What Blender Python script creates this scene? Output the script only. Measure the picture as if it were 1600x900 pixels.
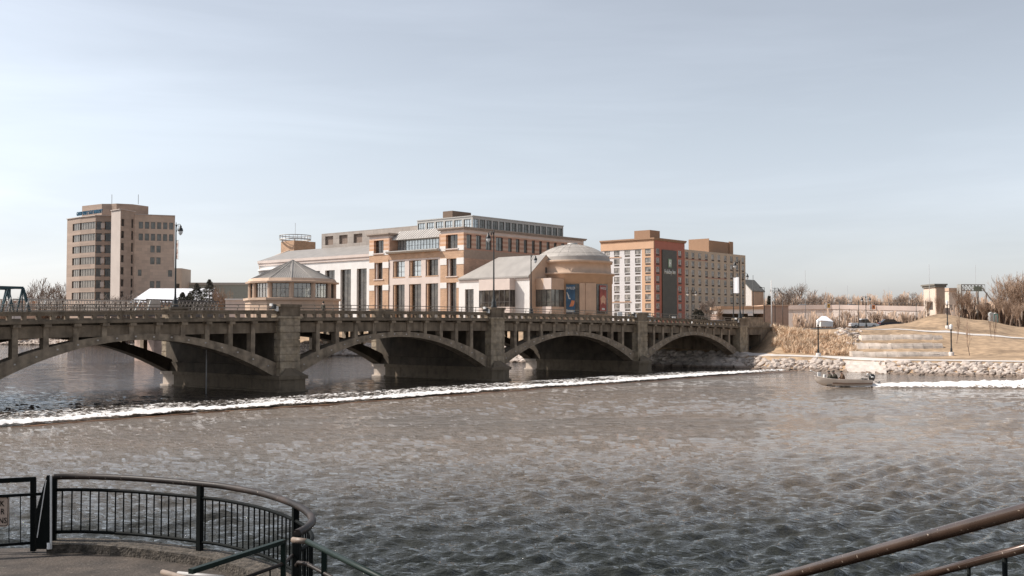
import bpy, bmesh, math, random
import numpy as np
from mathutils import Vector, Matrix
R = math.radians
for o in list(bpy.data.objects): bpy.data.objects.remove(o)
scene = bpy.context.scene
col = scene.collection

# ---------------------------------------------------------------- camera, sky, sun
EYE = 5.1; F = 1700.0; PITCH = math.atan(62/1700)
cam = bpy.data.cameras.new('camera'); camo = bpy.data.objects.new('camera', cam); col.objects.link(camo)
cam.sensor_width = 36; cam.lens = 36*F/1600; cam.clip_start = .05; cam.clip_end = 9000
camo.location = (0, 0, EYE); camo.rotation_euler = (R(90)+PITCH, 0, 0)
scene.camera = camo
SUN_EL = R(45); SUN_AZ = math.atan2(-.995, .10)      # azimuth from +Y towards +X
w = bpy.data.worlds.new('World'); scene.world = w; w.use_nodes = True
nt = w.node_tree; nt.nodes.clear()
out = nt.nodes.new('ShaderNodeOutputWorld'); bg = nt.nodes.new('ShaderNodeBackground')
sky = nt.nodes.new('ShaderNodeTexSky'); sky.sky_type = 'NISHITA'; sky.sun_disc = False
sky.sun_elevation = SUN_EL; sky.sun_rotation = SUN_AZ; sky.altitude = 200
sky.air_density = 1.0; sky.dust_density = 1.2; sky.ozone_density = 1.2
hs = nt.nodes.new('ShaderNodeHueSaturation'); hs.inputs['Saturation'].default_value = .30; hs.inputs['Value'].default_value = 1.0
tint = nt.nodes.new('ShaderNodeMix'); tint.data_type = 'RGBA'; tint.blend_type = 'MULTIPLY'; tint.inputs[0].default_value = 1
tint.inputs[7].default_value = (.975, .992, 1.008, 1)
gam = nt.nodes.new('ShaderNodeGamma'); gam.inputs[1].default_value = 1.35
nt.links.new(sky.outputs[0], hs.inputs['Color']); nt.links.new(hs.outputs[0], gam.inputs[0])
# thin high cloud veils
wtc = nt.nodes.new('ShaderNodeTexCoord'); wmp = nt.nodes.new('ShaderNodeMapping'); wmp.inputs['Scale'].default_value = (1.2, 1.2, 9); wmp.inputs['Rotation'].default_value = (.15, .1, 0)
wnz = nt.nodes.new('ShaderNodeTexNoise'); wnz.inputs['Scale'].default_value = 1.6; wnz.inputs['Detail'].default_value = 6; wnz.inputs['Roughness'].default_value = .55; wnz.inputs['Distortion'].default_value = .5
wrp = nt.nodes.new('ShaderNodeValToRGB'); wrp.color_ramp.elements[0].position = .45; wrp.color_ramp.elements[1].position = .8; wrp.color_ramp.elements[0].color = (1, 1, 1, 1); wrp.color_ramp.elements[1].color = (1.16, 1.15, 1.14, 1)
nt.links.new(wtc.outputs['Generated'], wmp.inputs[0]); nt.links.new(wmp.outputs[0], wnz.inputs[0]); nt.links.new(wnz.outputs[0], wrp.inputs[0])
wml = nt.nodes.new('ShaderNodeMix'); wml.data_type = 'RGBA'; wml.blend_type = 'MULTIPLY'; wml.inputs[0].default_value = 1; wml.clamp_result = False; nt.links.new(gam.outputs[0], wml.inputs[6]); nt.links.new(wrp.outputs[0], wml.inputs[7])
# the lowest few degrees of sky are a little more lilac (dust)
wsx = nt.nodes.new('ShaderNodeSeparateXYZ'); nt.links.new(wtc.outputs['Generated'], wsx.inputs[0])
whr = nt.nodes.new('ShaderNodeValToRGB'); whr.color_ramp.elements[0].position = 0; whr.color_ramp.elements[1].position = .17; whr.color_ramp.elements[0].color = (1.03, .99, 1.04, 1); whr.color_ramp.elements[1].color = (1, 1, 1, 1)
nt.links.new(wsx.outputs[2], whr.inputs[0]); wm2 = nt.nodes.new('ShaderNodeMix'); wm2.data_type = 'RGBA'; wm2.blend_type = 'MULTIPLY'; wm2.inputs[0].default_value = 1; nt.links.new(wml.outputs[2], wm2.inputs[6]); nt.links.new(whr.outputs[0], wm2.inputs[7])
nt.links.new(wm2.outputs[2], tint.inputs[6]); nt.links.new(tint.outputs[2], bg.inputs[0]); nt.links.new(bg.outputs[0], out.inputs[0])
bg.inputs[1].default_value = .077
sl = bpy.data.lights.new('sun', 'SUN'); so = bpy.data.objects.new('sun', sl); col.objects.link(so)
sl.energy = 4.9; sl.angle = R(.6); sl.color = (1, .93, .85)
sd = Vector((math.sin(SUN_AZ)*math.cos(SUN_EL), math.cos(SUN_AZ)*math.cos(SUN_EL), math.sin(SUN_EL)))
so.rotation_euler = sd.to_track_quat('Z', 'Y').to_euler(); so.location = (-60, 0, 80)
scene.view_settings.view_transform = 'Standard'; scene.view_settings.look = 'None'
scene.view_settings.exposure = 0.15; scene.view_settings.gamma = 1
scene.render.engine = 'CYCLES'

# ---------------------------------------------------------------- placing helpers
UX, UY = .6548, .7558                     # u: the way the bridge runs; v = (-UY, UX): the way the river runs
ANG = math.atan2(UY, UX)
cp, sp = math.cos(PITCH), math.sin(PITCH)
def ray(px, py):
    x = (px-800)/F; y = (450-py)/F
    return Vector((x, cp - y*sp, sp + y*cp))
def at(px, py, Y): d = ray(px, py); return Vector((0, 0, EYE)) + d*(Y/d.y)
def onz(px, py, z): d = ray(px, py); return Vector((0, 0, EYE)) + d*((z-EYE)/d.z)
def W(a, b, z=0): return Vector((a*UX - b*UY, a*UY + b*UX, z))
def AB(p): return (p[0]*UX + p[1]*UY, -p[0]*UY + p[1]*UX)
def fa(px, py, a): d = ray(px, py); t = a/(d.x*UX + d.y*UY); p = Vector((0, 0, EYE)) + d*t; return AB(p)[1], p.z
def fb(px, py, b): d = ray(px, py); t = b/(-d.x*UY + d.y*UX); p = Vector((0, 0, EYE)) + d*t; return AB(p)[0], p.z
def lerp(a, b, t): return a + (b-a)*t
def interp(x, tab): return float(np.interp(x, [t[0] for t in tab], [t[1] for t in tab]))

def tag(o, label=None, cat=None, group=None, kind=None):
    if label: o['label'] = label
    if cat: o['category'] = cat
    if group: o['group'] = group
    if kind: o['kind'] = kind
    return o
def empty(name, label, cat, loc=(0, 0, 0), rz=0, group=None):
    o = bpy.data.objects.new(name, None); o.empty_display_size = .3; col.objects.link(o)
    o.location = loc; o.rotation_euler = (0, 0, rz)
    return tag(o, label, cat, group)
def kids(o): return [c for c in bpy.data.objects if c.parent == o]
def copy_tree(o, loc=None, rz=None, sc=None, label=None, group=None, parent=None, _k=None):
    if _k is None:
        _k = {}
        for c in bpy.data.objects:
            if c.parent: _k.setdefault(c.parent.name, []).append(c)
    c = o.copy(); col.objects.link(c)
    if parent: c.parent = parent
    if loc is not None: c.location = loc
    if rz is not None: c.rotation_euler = (0, 0, rz)
    if sc is not None: c.scale = (sc, sc, sc) if not hasattr(sc, '__len__') else sc
    if label: c['label'] = label
    if group: c['group'] = group
    for ch in _k.get(o.name, []): copy_tree(ch, parent=c, _k=_k)
    return c

class MB:
    """collects shapes; org = (a0,b0,z0) subtracted from every point"""
    def __init__(s, org=(0, 0, 0)):
        s.v = []; s.f = []; s.m = []; s.o = org; s.mi = 0; s.sm = []; s.smooth = False
    def P(s, p): s.v.append((p[0]-s.o[0], p[1]-s.o[1], p[2]-s.o[2])); return len(s.v)-1
    def face(s, idx): s.f.append(tuple(idx)); s.m.append(s.mi); s.sm.append(s.smooth)
    def quad(s, a, b, c, d): s.face([s.P(a), s.P(b), s.P(c), s.P(d)])
    def poly(s, pts): s.face([s.P(p) for p in pts])
    def box(s, x0, x1, y0, y1, z0, z1):
        i = [s.P(p) for p in ((x0,y0,z0),(x1,y0,z0),(x1,y1,z0),(x0,y1,z0),(x0,y0,z1),(x1,y0,z1),(x1,y1,z1),(x0,y1,z1))]
        for q in ((3,2,1,0),(4,5,6,7),(0,1,5,4),(1,2,6,5),(2,3,7,6),(3,0,4,7)): s.face([i[k] for k in q])
        return s
    def prism(s, pts, z0, z1, cap=True):
        n = len(pts); a = [s.P((p[0], p[1], z0)) for p in pts]; b = [s.P((p[0], p[1], z1)) for p in pts]
        for k in range(n): s.face([a[k], a[(k+1) % n], b[(k+1) % n], b[k]])
        if cap: s.face(b); s.face(a[::-1])
        return s
    def extr(s, pts, d):
        """closed outline pts (3-D) swept by vector d"""
        n = len(pts); a = [s.P(p) for p in pts]; b = [s.P((p[0]+d[0], p[1]+d[1], p[2]+d[2])) for p in pts]
        for k in range(n): s.face([a[k], a[(k+1) % n], b[(k+1) % n], b[k]])
        s.face(b); s.face(a[::-1]); return s
    def tube(s, pts, r, n=8, cap=True, closed=False):
        pts = [Vector(p) for p in pts]; rr = r if hasattr(r, '__len__') else [r]*len(pts)
        rings = []; prev = None; L = len(pts)
        for i, p in enumerate(pts):
            if closed: t = pts[(i+1) % L] - pts[i-1]
            else: t = pts[min(i+1, L-1)] - pts[max(i-1, 0)]
            if t.length < 1e-9: t = Vector((0, 0, 1))
            t.normalize()
            up = prev if prev is not None else (Vector((0, 0, 1)) if abs(t.z) < .9 else Vector((1, 0, 0)))
            x = t.cross(up)
            if x.length < 1e-6: x = t.cross(Vector((1, 0, 0)))
            x.normalize(); y = x.cross(t); prev = y
            rings.append([s.P(p + (x*math.cos(2*math.pi*k/n) + y*math.sin(2*math.pi*k/n))*rr[i]) for k in range(n)])
        old = s.smooth; s.smooth = n > 5
        m = L if closed else L-1
        for i in range(m):
            A = rings[i]; B = rings[(i+1) % L]
            for k in range(n): s.face([A[k], A[(k+1) % n], B[(k+1) % n], B[k]])
        s.smooth = old
        if cap and not closed: s.face(rings[0][::-1]); s.face(rings[-1])
        return s
    def lathe(s, prof, c=(0, 0, 0), n=16, a0=0, a1=2*math.pi, smooth=True):
        full = abs(a1-a0-2*math.pi) < 1e-6; cnt = n if full else n+1; rings = []
        for r, z in prof:
            rings.append([s.P((c[0]+r*math.cos(a0+(a1-a0)*k/n), c[1]+r*math.sin(a0+(a1-a0)*k/n), c[2]+z)) for k in range(cnt)])
        old = s.smooth; s.smooth = smooth
        for i in range(len(prof)-1):
            for k in range(n): s.face([rings[i][k], rings[i][(k+1) % cnt], rings[i+1][(k+1) % cnt], rings[i+1][k]])
        s.smooth = old; return s
    def bar(s, p, q, w, h=None, up=(0, 0, 1)):
        """rectangular bar p->q"""
        p, q = Vector(p), Vector(q); h = h or w; t = (q-p).normalized(); u = Vector(up)
        x = t.cross(u)
        if x.length < 1e-4: x = t.cross(Vector((1, 0, 0)))
        x.normalize(); y = x.cross(t)
        c = [(-1,-1),(1,-1),(1,1),(-1,1)]
        A = [s.P(p+x*i*w/2+y*j*h/2) for i, j in c]; B = [s.P(q+x*i*w/2+y*j*h/2) for i, j in c]
        for k in range(4): s.face([A[k], A[(k+1) % 4], B[(k+1) % 4], B[k]])
        s.face(A[::-1]); s.face(B); return s
    def build(s, name, mats, parent=None, loc=None, rz=None, warp=None):
        me = bpy.data.meshes.new(name)
        vs = [warp(v) for v in s.v] if warp else s.v
        me.from_pydata(vs, [], s.f)
        if not isinstance(mats, (list, tuple)): mats = [mats]
        for m in mats: me.materials.append(m)
        me.polygons.foreach_set('material_index', s.m)
        me.polygons.foreach_set('use_smooth', s.sm)
        me.update()
        bm = bmesh.new(); bm.from_mesh(me); bmesh.ops.recalc_face_normals(bm, faces=bm.faces); bm.to_mesh(me); bm.free()
        o = bpy.data.objects.new(name, me); col.objects.link(o)
        if parent: o.parent = parent
        if loc is not None: o.location = loc
        if rz is not None: o.rotation_euler = (0, 0, rz)
        return o

def facade(mb, P0, ex, en, Wd, H, holes, depth=.3, back=True):
    """wall sheet from P0 along ex (unit) and z; en = outward normal; rectangular holes (x0,x1,z0,z1) with reveals"""
    P0, ex, en = Vector(P0), Vector(ex), Vector(en); ez = Vector((0, 0, 1))
    xs = sorted(set([0, Wd] + [h[0] for h in holes] + [h[1] for h in holes]))
    zs = sorted(set([0, H] + [h[2] for h in holes] + [h[3] for h in holes]))
    hl = lambda x, z: any(h[0] < x < h[1] and h[2] < z < h[3] for h in holes)
    X = lambda x, z, d=0: P0 + ex*x + ez*z - en*d
    g = [[hl((xs[i]+xs[i+1])/2, (zs[j]+zs[j+1])/2) for j in range(len(zs)-1)] for i in range(len(xs)-1)]
    for i in range(len(xs)-1):
        j = 0
        while j < len(zs)-1:
            if g[i][j]: j += 1; continue
            k = j
            while k+1 < len(zs)-1 and not g[i][k+1]: k += 1
            mb.quad(X(xs[i], zs[j]), X(xs[i+1], zs[j]), X(xs[i+1], zs[k+1]), X(xs[i], zs[k+1]))
            j = k+1
    for (a, b, c, d) in holes:
        c2, d2 = max(c, 0), min(d, H)
        mb.quad(X(a, c2), X(a, d2), X(a, d2, depth), X(a, c2, depth))
        mb.quad(X(b, c2), X(b, d2), X(b, d2, depth), X(b, c2, depth))
        mb.quad(X(a, d2), X(b, d2), X(b, d2, depth), X(a, d2, depth))
        mb.quad(X(a, c2), X(b, c2), X(b, c2, depth), X(a, c2, depth))

def window_mesh(mb, P0, ex, en, h, depth, nx=2, nz=2, fw=.09, bars=None):
    """glass pane (mat 0) and frame bars (mat 1) filling hole h of a facade"""
    P0, ex, en = Vector(P0), Vector(ex), Vector(en); ez = Vector((0, 0, 1))
    a, b, c, d = h
    X = lambda x, z, q: P0 + ex*x + ez*z - en*q
    mb.mi = 0; q = depth - .02
    mb.quad(X(a, c, q), X(b, c, q), X(b, d, q), X(a, d, q))
    mb.mi = 1
    def slab(x0, x1, z0, z1):
        f, g = q-.07, q-.005
        p = [X(x0, z0, f), X(x1, z0, f), X(x1, z1, f), X(x0, z1, f)]
        mb.extr(p, tuple(-en*(g-f)))
    slab(a, a+fw, c, d); slab(b-fw, b, c, d); slab(a+fw, b-fw, c, c+fw); slab(a+fw, b-fw, d-fw, d)
    for k in range(1, nx): x = a+(b-a)*k/nx; slab(x-fw*.35, x+fw*.35, c+fw, d-fw)
    zz = bars if bars is not None else [k/nz for k in range(1, nz)]
    for k in zz:
        z = c+(d-c)*k
        for i in range(nx):
            x0 = a+(b-a)*i/nx + fw*.36; x1 = a+(b-a)*(i+1)/nx - fw*.36
            slab(x0+(fw*.64 if i == 0 else 0), x1-(fw*.64 if i == nx-1 else 0), z-fw*.3, z+fw*.3)

# ---------------------------------------------------------------- materials
MATS = {}
def mat(name, c, rough=.8, var=.12, vs=1.5, stain=0, ss=.5, bump=0, bs=20, metal=0, spec=.5, brick=None, bands=None, streak=0, c2=None, coat=0, chips=None, wet=0):
    if name in MATS: return MATS[name]
    m = bpy.data.materials.new(name); m.use_nodes = True; MATS[name] = m
    n = m.node_tree.nodes; l = m.node_tree.links; b = n['Principled BSDF']
    b.inputs['Roughness'].default_value = rough; b.inputs['Metallic'].default_value = metal
    b.inputs['Specular IOR Level'].default_value = spec; b.inputs['Coat Weight'].default_value = coat
    tc = n.new('ShaderNodeTexCoord')
    def mix(A, Bc, fac, mode='MIX'):
        x = n.new('ShaderNodeMix'); x.data_type = 'RGBA'; x.blend_type = mode
        if isinstance(fac, (int, float)): x.inputs[0].default_value = fac
        else: l.new(fac, x.inputs[0])
        for s, v in ((6, A), (7, Bc)):
            if isinstance(v, tuple): x.inputs[s].default_value = v if len(v) == 4 else v+(1,)
            else: l.new(v, x.inputs[s])
        return x.outputs[2]
    def noise(scale, det=4, vec=None, sc=None):
        x = n.new('ShaderNodeTexNoise'); x.inputs['Scale'].default_value = scale; x.inputs['Detail'].default_value = det
        src = vec or tc.outputs['Object']
        if sc:
            mp = n.new('ShaderNodeMapping'); mp.inputs['Scale'].default_value = sc; l.new(src, mp.inputs[0]); src = mp.outputs[0]
        l.new(src, x.inputs[0]); return x.outputs[0]
    def ramp(v, p0, p1, c0=(0,0,0,1), c1=(1,1,1,1)):
        x = n.new('ShaderNodeValToRGB'); x.color_ramp.elements[0].position = p0; x.color_ramp.elements[1].position = p1
        x.color_ramp.elements[0].color = c0; x.color_ramp.elements[1].color = c1; l.new(v, x.inputs[0]); return x.outputs[0]
    base = tuple(c)+(1,)
    if brick:
        bt = n.new('ShaderNodeTexBrick'); bt.inputs['Scale'].default_value = 1
        bt.inputs['Brick Width'].default_value = brick[0]; bt.inputs['Row Height'].default_value = brick[1]; bt.inputs['Mortar Size'].default_value = brick[2]
        bt.inputs['Color1'].default_value = base; bt.inputs['Color2'].default_value = tuple(x*.82 for x in c)+(1,)
        bt.inputs['Mortar'].default_value = tuple(x*.6 for x in c)+(1,)
        sx = n.new('ShaderNodeSeparateXYZ'); cx = n.new('ShaderNodeCombineXYZ'); l.new(tc.outputs['Object'], sx.inputs[0])
        ad = n.new('ShaderNodeMath'); l.new(sx.outputs[0], ad.inputs[0]); l.new(sx.outputs[1], ad.inputs[1])
        l.new(ad.outputs[0], cx.inputs[0]); l.new(sx.outputs[2], cx.inputs[1]); l.new(cx.outputs[0], bt.inputs[0])
        cur = bt.outputs['Color']
    else: cur = mix(base, base, 0)
    if bands:                                    # horizontal courses of a second colour: (period, duty, colour)
        sx = n.new('ShaderNodeSeparateXYZ'); l.new(tc.outputs['Object'], sx.inputs[0])
        d = n.new('ShaderNodeMath'); d.operation = 'DIVIDE'; l.new(sx.outputs[2], d.inputs[0]); d.inputs[1].default_value = bands[0]
        fr = n.new('ShaderNodeMath'); fr.operation = 'FRACT'; l.new(d.outputs[0], fr.inputs[0])
        lt = n.new('ShaderNodeMath'); lt.operation = 'LESS_THAN'; l.new(fr.outputs[0], lt.inputs[0]); lt.inputs[1].default_value = bands[1]
        cur = mix(cur, tuple(bands[2])+(1,), lt.outputs[0])
    if c2: cur = mix(cur, tuple(c2)+(1,), ramp(noise(ss, 6), .42, .62))
    lo = 1-var*1.4; hi = 1+var
    cur = mix(cur, ramp(noise(vs, 6), .3, .72, (lo, lo, lo, 1), (hi, hi, hi, 1)), 1, 'MULTIPLY')
    if stain: cur = mix(cur, (.35, .32, .29, 1), mix((0, 0, 0), ramp(noise(ss, 7), .5, .75), stain), 'MULTIPLY')
    if streak: cur = mix(cur, (.4, .36, .32, 1), mix((0, 0, 0), ramp(noise(1, 5, sc=(2.2, 2.2, .18)), .5, .72), streak), 'MULTIPLY')
    if chips: cur = mix(cur, tuple(chips[0])+(1,), ramp(noise(chips[1], 4), chips[2], chips[2]+.03))
    if wet:                                      # damp, darker stone up to the splash height
        sx = n.new('ShaderNodeSeparateXYZ'); gg = n.new('ShaderNodeNewGeometry'); l.new(gg.outputs['Position'], sx.inputs[0])
        mr = n.new('ShaderNodeMapRange'); mr.inputs[1].default_value = wet*.4; mr.inputs[2].default_value = wet; mr.inputs[3].default_value = 1; mr.inputs[4].default_value = 0; l.new(sx.outputs[2], mr.inputs[0])
        cur = mix(cur, (.45, .4, .36, 1), mix((0, 0, 0), (1, 1, 1), mr.outputs[0]), 'MULTIPLY')
    l.new(cur, b.inputs['Base Color'])
    if bump:
        bp = n.new('ShaderNodeBump'); bp.inputs['Strength'].default_value = bump; bp.inputs['Distance'].default_value = .05
        l.new(noise(bs, 5), bp.inputs['Height']); l.new(bp.outputs[0], b.inputs['Normal'])
    return m

M_conc = mat('bridge concrete', (.205, .157, .11), .9, .25, 1.3, stain=.55, ss=.9, bump=.5, bs=6, streak=.6)
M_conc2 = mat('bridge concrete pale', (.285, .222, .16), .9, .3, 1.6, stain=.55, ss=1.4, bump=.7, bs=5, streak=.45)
M_undershade = mat('shade darkened concrete', (.085, .066, .046), .85, .3, 1.2, stain=.4, ss=.8, bump=.4, bs=6, streak=.5)  # the shade under deck and arches is put into this colour
M_pbase = mat('pier base concrete', (.17, .13, .088), .85, .3, 1.2, stain=.5, ss=1.2, bump=.6, bs=5, streak=.5)  # base colour darkened to carry the shade below the arches
M_rail = mat('bridge rail metal', (.22, .185, .15), .6, .1, 3, metal=.2)
M_asph = mat('asphalt', (.06, .057, .055), .9, .15, 2)
M_white = mat('white stone', (.74, .71, .68), .75, .05, .4, streak=.08)
M_peach = mat('peach brick', (.57, .365, .235), .8, .10, .5, brick=(.6, .2, .012))
M_peachband = mat('banded brick', (.64, .43, .31), .8, .08, .5, bands=(.9, .45, (.56, .32, .185)))
M_pink = mat('pink stone', (.63, .53, .475), .8, .06, .6)
M_brown = mat('brown brick', (.60, .365, .25), .8, .12, .6, brick=(.6, .2, .012))
M_redband = mat('red banded brick', (.60, .41, .30), .8, .08, .6, bands=(.9, .5, (.48, .26, .18)))
M_tanst = mat('tan stone', (.54, .385, .28), .8, .08, .8)
M_roof = mat('ribbed metal roof', (.31, .285, .26), .5, .1, .5, metal=.1)
M_dome = mat('dome metal', (.385, .35, .315), .6, .12, .7)
M_glass = mat('dark glass', (.035, .03, .027), .06, .3, .5, spec=.7, c2=(.085, .075, .062), ss=.9)
M_glassg = mat('grey glass', (.16, .155, .14), .08, .3, .8, metal=.35)
M_glassb = mat('sky glass', (.42, .45, .46), .1, .15, .8, metal=.5)
M_frame = mat('window frame', (.11, .095, .085), .5, .05)
M_framel = mat('pale window frame', (.42, .40, .37), .5, .05)
M_dark = mat('dark metal', (.018, .018, .017), .38, .2, 3)
M_pole = mat('lamp post paint', (.022, .022, .02), .45, .2, 3)
M_soil = mat('soil', (.2, .14, .09), .95, .3, .5)
# ---------------------------------------------------------------- river
def bank_z(px):
    return interp(px, [(-1400, 2400), (-900, 1100), (-600, 700), (-200, 430), (0, 333), (180, 310), (330, 286), (400, 232), (450, 199), (500, 196), (575, 194), (680, 176), (800, 160), (1000, 147), (1160, 137), (1200, 131.5), (1325, 126.5), (1400, 119), (1600, 111), (1800, 103.4), (2200, 91), (2800, 77), (4000, 59.5)])
random.seed(3); rng = np.random.RandomState(5)
def water_grid():
    pxs = np.concatenate([np.linspace(-5000, -420, 40), np.arange(-400, 2001, 2.6), np.linspace(2020, 6500, 40)])
    ys = np.concatenate([np.array([1.2, 2, 3, 4.5, 6, 9, 13, 18]), np.arange(22, 135, .5), np.arange(135.5, 388+120, 1.25)])
    Z = (EYE*F/ys)
    X = (pxs-800)/F
    XX = X[None, :]*Z[:, None]; YY = np.repeat(Z[:, None], len(X), 1)
    dZ = np.abs(np.gradient(Z))[:, None]
    H = np.zeros_like(XX)
    for i in range(180):
        lam = .19*(1.3/.19)**(rng.rand()**1.25) if i < 150 else rng.uniform(2, 6.5); k = 2*np.pi/lam
        th = R(-68) + rng.randn()*.4
        amp = (.0138*lam**.95 if i < 150 else .0036*lam**.9)*(.5+rng.rand())
        fade = np.clip((lam/(dZ*2.0)) - .7, 0, 1)
        ph = k*(XX*math.cos(th)+YY*math.sin(th)) + rng.rand()*6.28
        H += amp*fade*((1-2*np.abs(np.sin(ph/2))**1.1*1.0+.25) if i % 4 else np.sin(ph))
    gust = .9+.18*np.sin(XX*.11+YY*.05+1)*np.sin(YY*.13+XX*.03)
    H *= gust*np.clip(1.1-YY/140, .25, 1)
    n, m = XX.shape
    v = np.stack([XX, YY, H*.78], -1).reshape(-1, 3)
    idx = np.arange(n*m).reshape(n, m)
    f = np.stack([idx[:-1, :-1], idx[:-1, 1:], idx[1:, 1:], idx[1:, :-1]], -1).reshape(-1, 4)
    me = bpy.data.meshes.new('river'); me.vertices.add(len(v)); me.vertices.foreach_set('co', v.ravel())
    me.loops.add(f.size); me.loops.foreach_set('vertex_index', f.ravel()); me.polygons.add(len(f))
    me.polygons.foreach_set('loop_start', np.arange(0, f.size, 4)); me.polygons.foreach_set('loop_total', np.full(len(f), 4))
    me.polygons.foreach_set('use_smooth', np.ones(len(f), bool)); me.update(calc_edges=True)
    return me
m = bpy.data.materials.new('river water'); m.use_nodes = True
n = m.node_tree.nodes; l = m.node_tree.links; b = n['Principled BSDF']
b.inputs['Base Color'].default_value = (.075, .06, .045, 1); b.inputs['Roughness'].default_value = .05; b.inputs['IOR'].default_value = 1.5
b.inputs['Specular IOR Level'].default_value = .5
tc = n.new('ShaderNodeTexCoord'); mp = n.new('ShaderNodeMapping'); mp.inputs['Rotation'].default_value = (0, 0, R(20)); mp.inputs['Scale'].default_value = (.55, 1.35, 1)
l.new(tc.outputs['Object'], mp.inputs[0])
def nz(s, d, ds):
    x = n.new('ShaderNodeTexNoise'); x.inputs['Scale'].default_value = s; x.inputs['Detail'].default_value = d; x.inputs['Roughness'].default_value = .6; x.inputs['Distortion'].default_value = ds
    l.new(mp.outputs[0], x.inputs[0]); return x.outputs[0]
n1, n2, n3, n0 = nz(2.3, 4, .4), nz(6.5, 3, .3), nz(.05, 3, 0), nz(.5, 5, .5)
ad = n.new('ShaderNodeMath'); ad.operation = 'MULTIPLY_ADD'; l.new(n2, ad.inputs[0]); ad.inputs[1].default_value = .34; a0 = n.new('ShaderNodeMath'); a0.operation = 'MULTIPLY_ADD'; l.new(n0, a0.inputs[0]); a0.inputs[1].default_value = .35; l.new(n1, a0.inputs[2]); l.new(a0.outputs[0], ad.inputs[2])
bp = n.new('ShaderNodeBump'); bp.inputs['Strength'].default_value = 1; bp.inputs['Distance'].default_value = .15
l.new(ad.outputs[0], bp.inputs['Height']); l.new(bp.outputs[0], b.inputs['Normal'])
# silt: broad patches of browner and greener water
rp = n.new('ShaderNodeValToRGB'); rp.color_ramp.elements[0].position = .38; rp.color_ramp.elements[1].position = .62
rp.color_ramp.elements[0].color = (.215, .163, .118, 1); rp.color_ramp.elements[1].color = (.19, .158, .127, 1)
l.new(n3, rp.inputs[0])
sxy = n.new('ShaderNodeSeparateXYZ'); l.new(tc.outputs['Object'], sxy.inputs[0])
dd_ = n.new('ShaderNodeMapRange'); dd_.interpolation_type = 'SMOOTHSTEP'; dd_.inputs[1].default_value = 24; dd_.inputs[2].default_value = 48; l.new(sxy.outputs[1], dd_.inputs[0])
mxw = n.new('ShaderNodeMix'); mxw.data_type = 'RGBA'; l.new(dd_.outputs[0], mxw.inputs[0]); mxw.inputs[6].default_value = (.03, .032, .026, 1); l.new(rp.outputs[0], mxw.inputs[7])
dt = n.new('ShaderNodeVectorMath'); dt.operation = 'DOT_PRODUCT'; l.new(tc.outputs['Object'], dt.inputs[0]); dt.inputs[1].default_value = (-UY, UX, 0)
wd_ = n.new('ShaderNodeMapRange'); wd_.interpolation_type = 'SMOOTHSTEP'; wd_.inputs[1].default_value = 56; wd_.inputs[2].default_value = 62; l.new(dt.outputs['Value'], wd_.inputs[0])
mx2 = n.new('ShaderNodeMix'); mx2.data_type = 'RGBA'; l.new(wd_.outputs[0], mx2.inputs[0]); l.new(mxw.outputs[2], mx2.inputs[6]); mx2.inputs[7].default_value = (.055, .045, .036, 1); l.new(mx2.outputs[2], b.inputs['Base Color'])  # water past the weir darkened to carry the bridge's shade and reflection
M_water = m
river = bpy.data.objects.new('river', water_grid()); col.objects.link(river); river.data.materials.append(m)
tag(river, 'brown grey wind-rippled river water', None, None, 'structure')

# ---------------------------------------------------------------- ground of the far bank (one sheet to the horizon)
PROF = {   # inland distance -> height, by picture column of the sight line
 -1400: [(0, -.3), (8, 2.2), (30, 3.8), (400, 4.4), (5000, 4.4)],
 560:  [(0, -.3), (6, 2.6), (20, 4.2), (400, 4.6), (5000, 4.6)],
 1130: [(0, -.3), (4, 1.2), (8, 4.2), (16, 5.0), (5000, 5.0)],
 1175: [(0, -.3), (3.2, 1.0), (5, 1.55), (9, 1.7), (12, 1.8), (19, 5.0), (60, 5.0), (5000, 5.0)],
 1215: [(0, -.3), (3.2, 1.0), (5, 1.5), (9, 1.7), (18, 4.7), (60, 4.9), (5000, 5.0)],
 1320: [(0, -.3), (3, 1.0), (5, 1.45), (8, 1.55), (12, 1.7), (24, 4.2), (34, 4.9), (60, 5.0), (5000, 5.0)],
 1345: [(0, -.3), (3, 1.0), (5, 1.4), (9, 1.5), (12, 1.55), (19, 2.5), (28, 3.6), (36, 4.8), (50, 5.0), (5000, 5.0)],
 1400: [(0, -.3), (3, 1.05), (5, 1.35), (9, 1.45), (15, 1.5), (23, 2.45), (31, 3.55), (41, 4.75), (58, 5.7), (75, 5.2), (5000, 5.0)],
 1470: [(0, -.3), (3, 1.05), (5, 1.35), (9, 1.45), (18, 1.55), (26, 2.45), (34, 3.5), (45, 4.5), (62, 7.35), (70, 7.3), (95, 5.2), (5000, 5.0)],
 1530: [(0, -.3), (3, 1.05), (5, 1.35), (9, 1.45), (20, 1.7), (30, 2.7), (46, 4.0), (64, 6.4), (74, 6.3), (95, 5.2), (5000, 5.0)],
 1600: [(0, -.3), (3, 1.05), (5, 1.35), (9, 1.45), (20, 1.8), (30, 2.5), (48, 3.6), (68, 5.2), (80, 5.2), (110, 5.1), (5000, 5.0)],
 1800: [(0, -.3), (3, 1.05), (5, 1.35), (9, 1.45), (20, 1.7), (48, 3.4), (80, 5), (5000, 5.0)],
}
PK = sorted(PROF)
def ground_h(px, s):
    px = min(max(px, PK[0]), PK[-1])
    for i in range(len(PK)-1):
        if PK[i] <= px <= PK[i+1]:
            t = (px-PK[i])/(PK[i+1]-PK[i]); t = t*t*(3-2*t)
            return lerp(interp(s, PROF[PK[i]]), interp(s, PROF[PK[i+1]]), t)
def gz(x, y):
    """ground height under a world point of the far bank"""
    px = 800 + F*x/y; return ground_h(px, y - bank_z(px))
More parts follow.
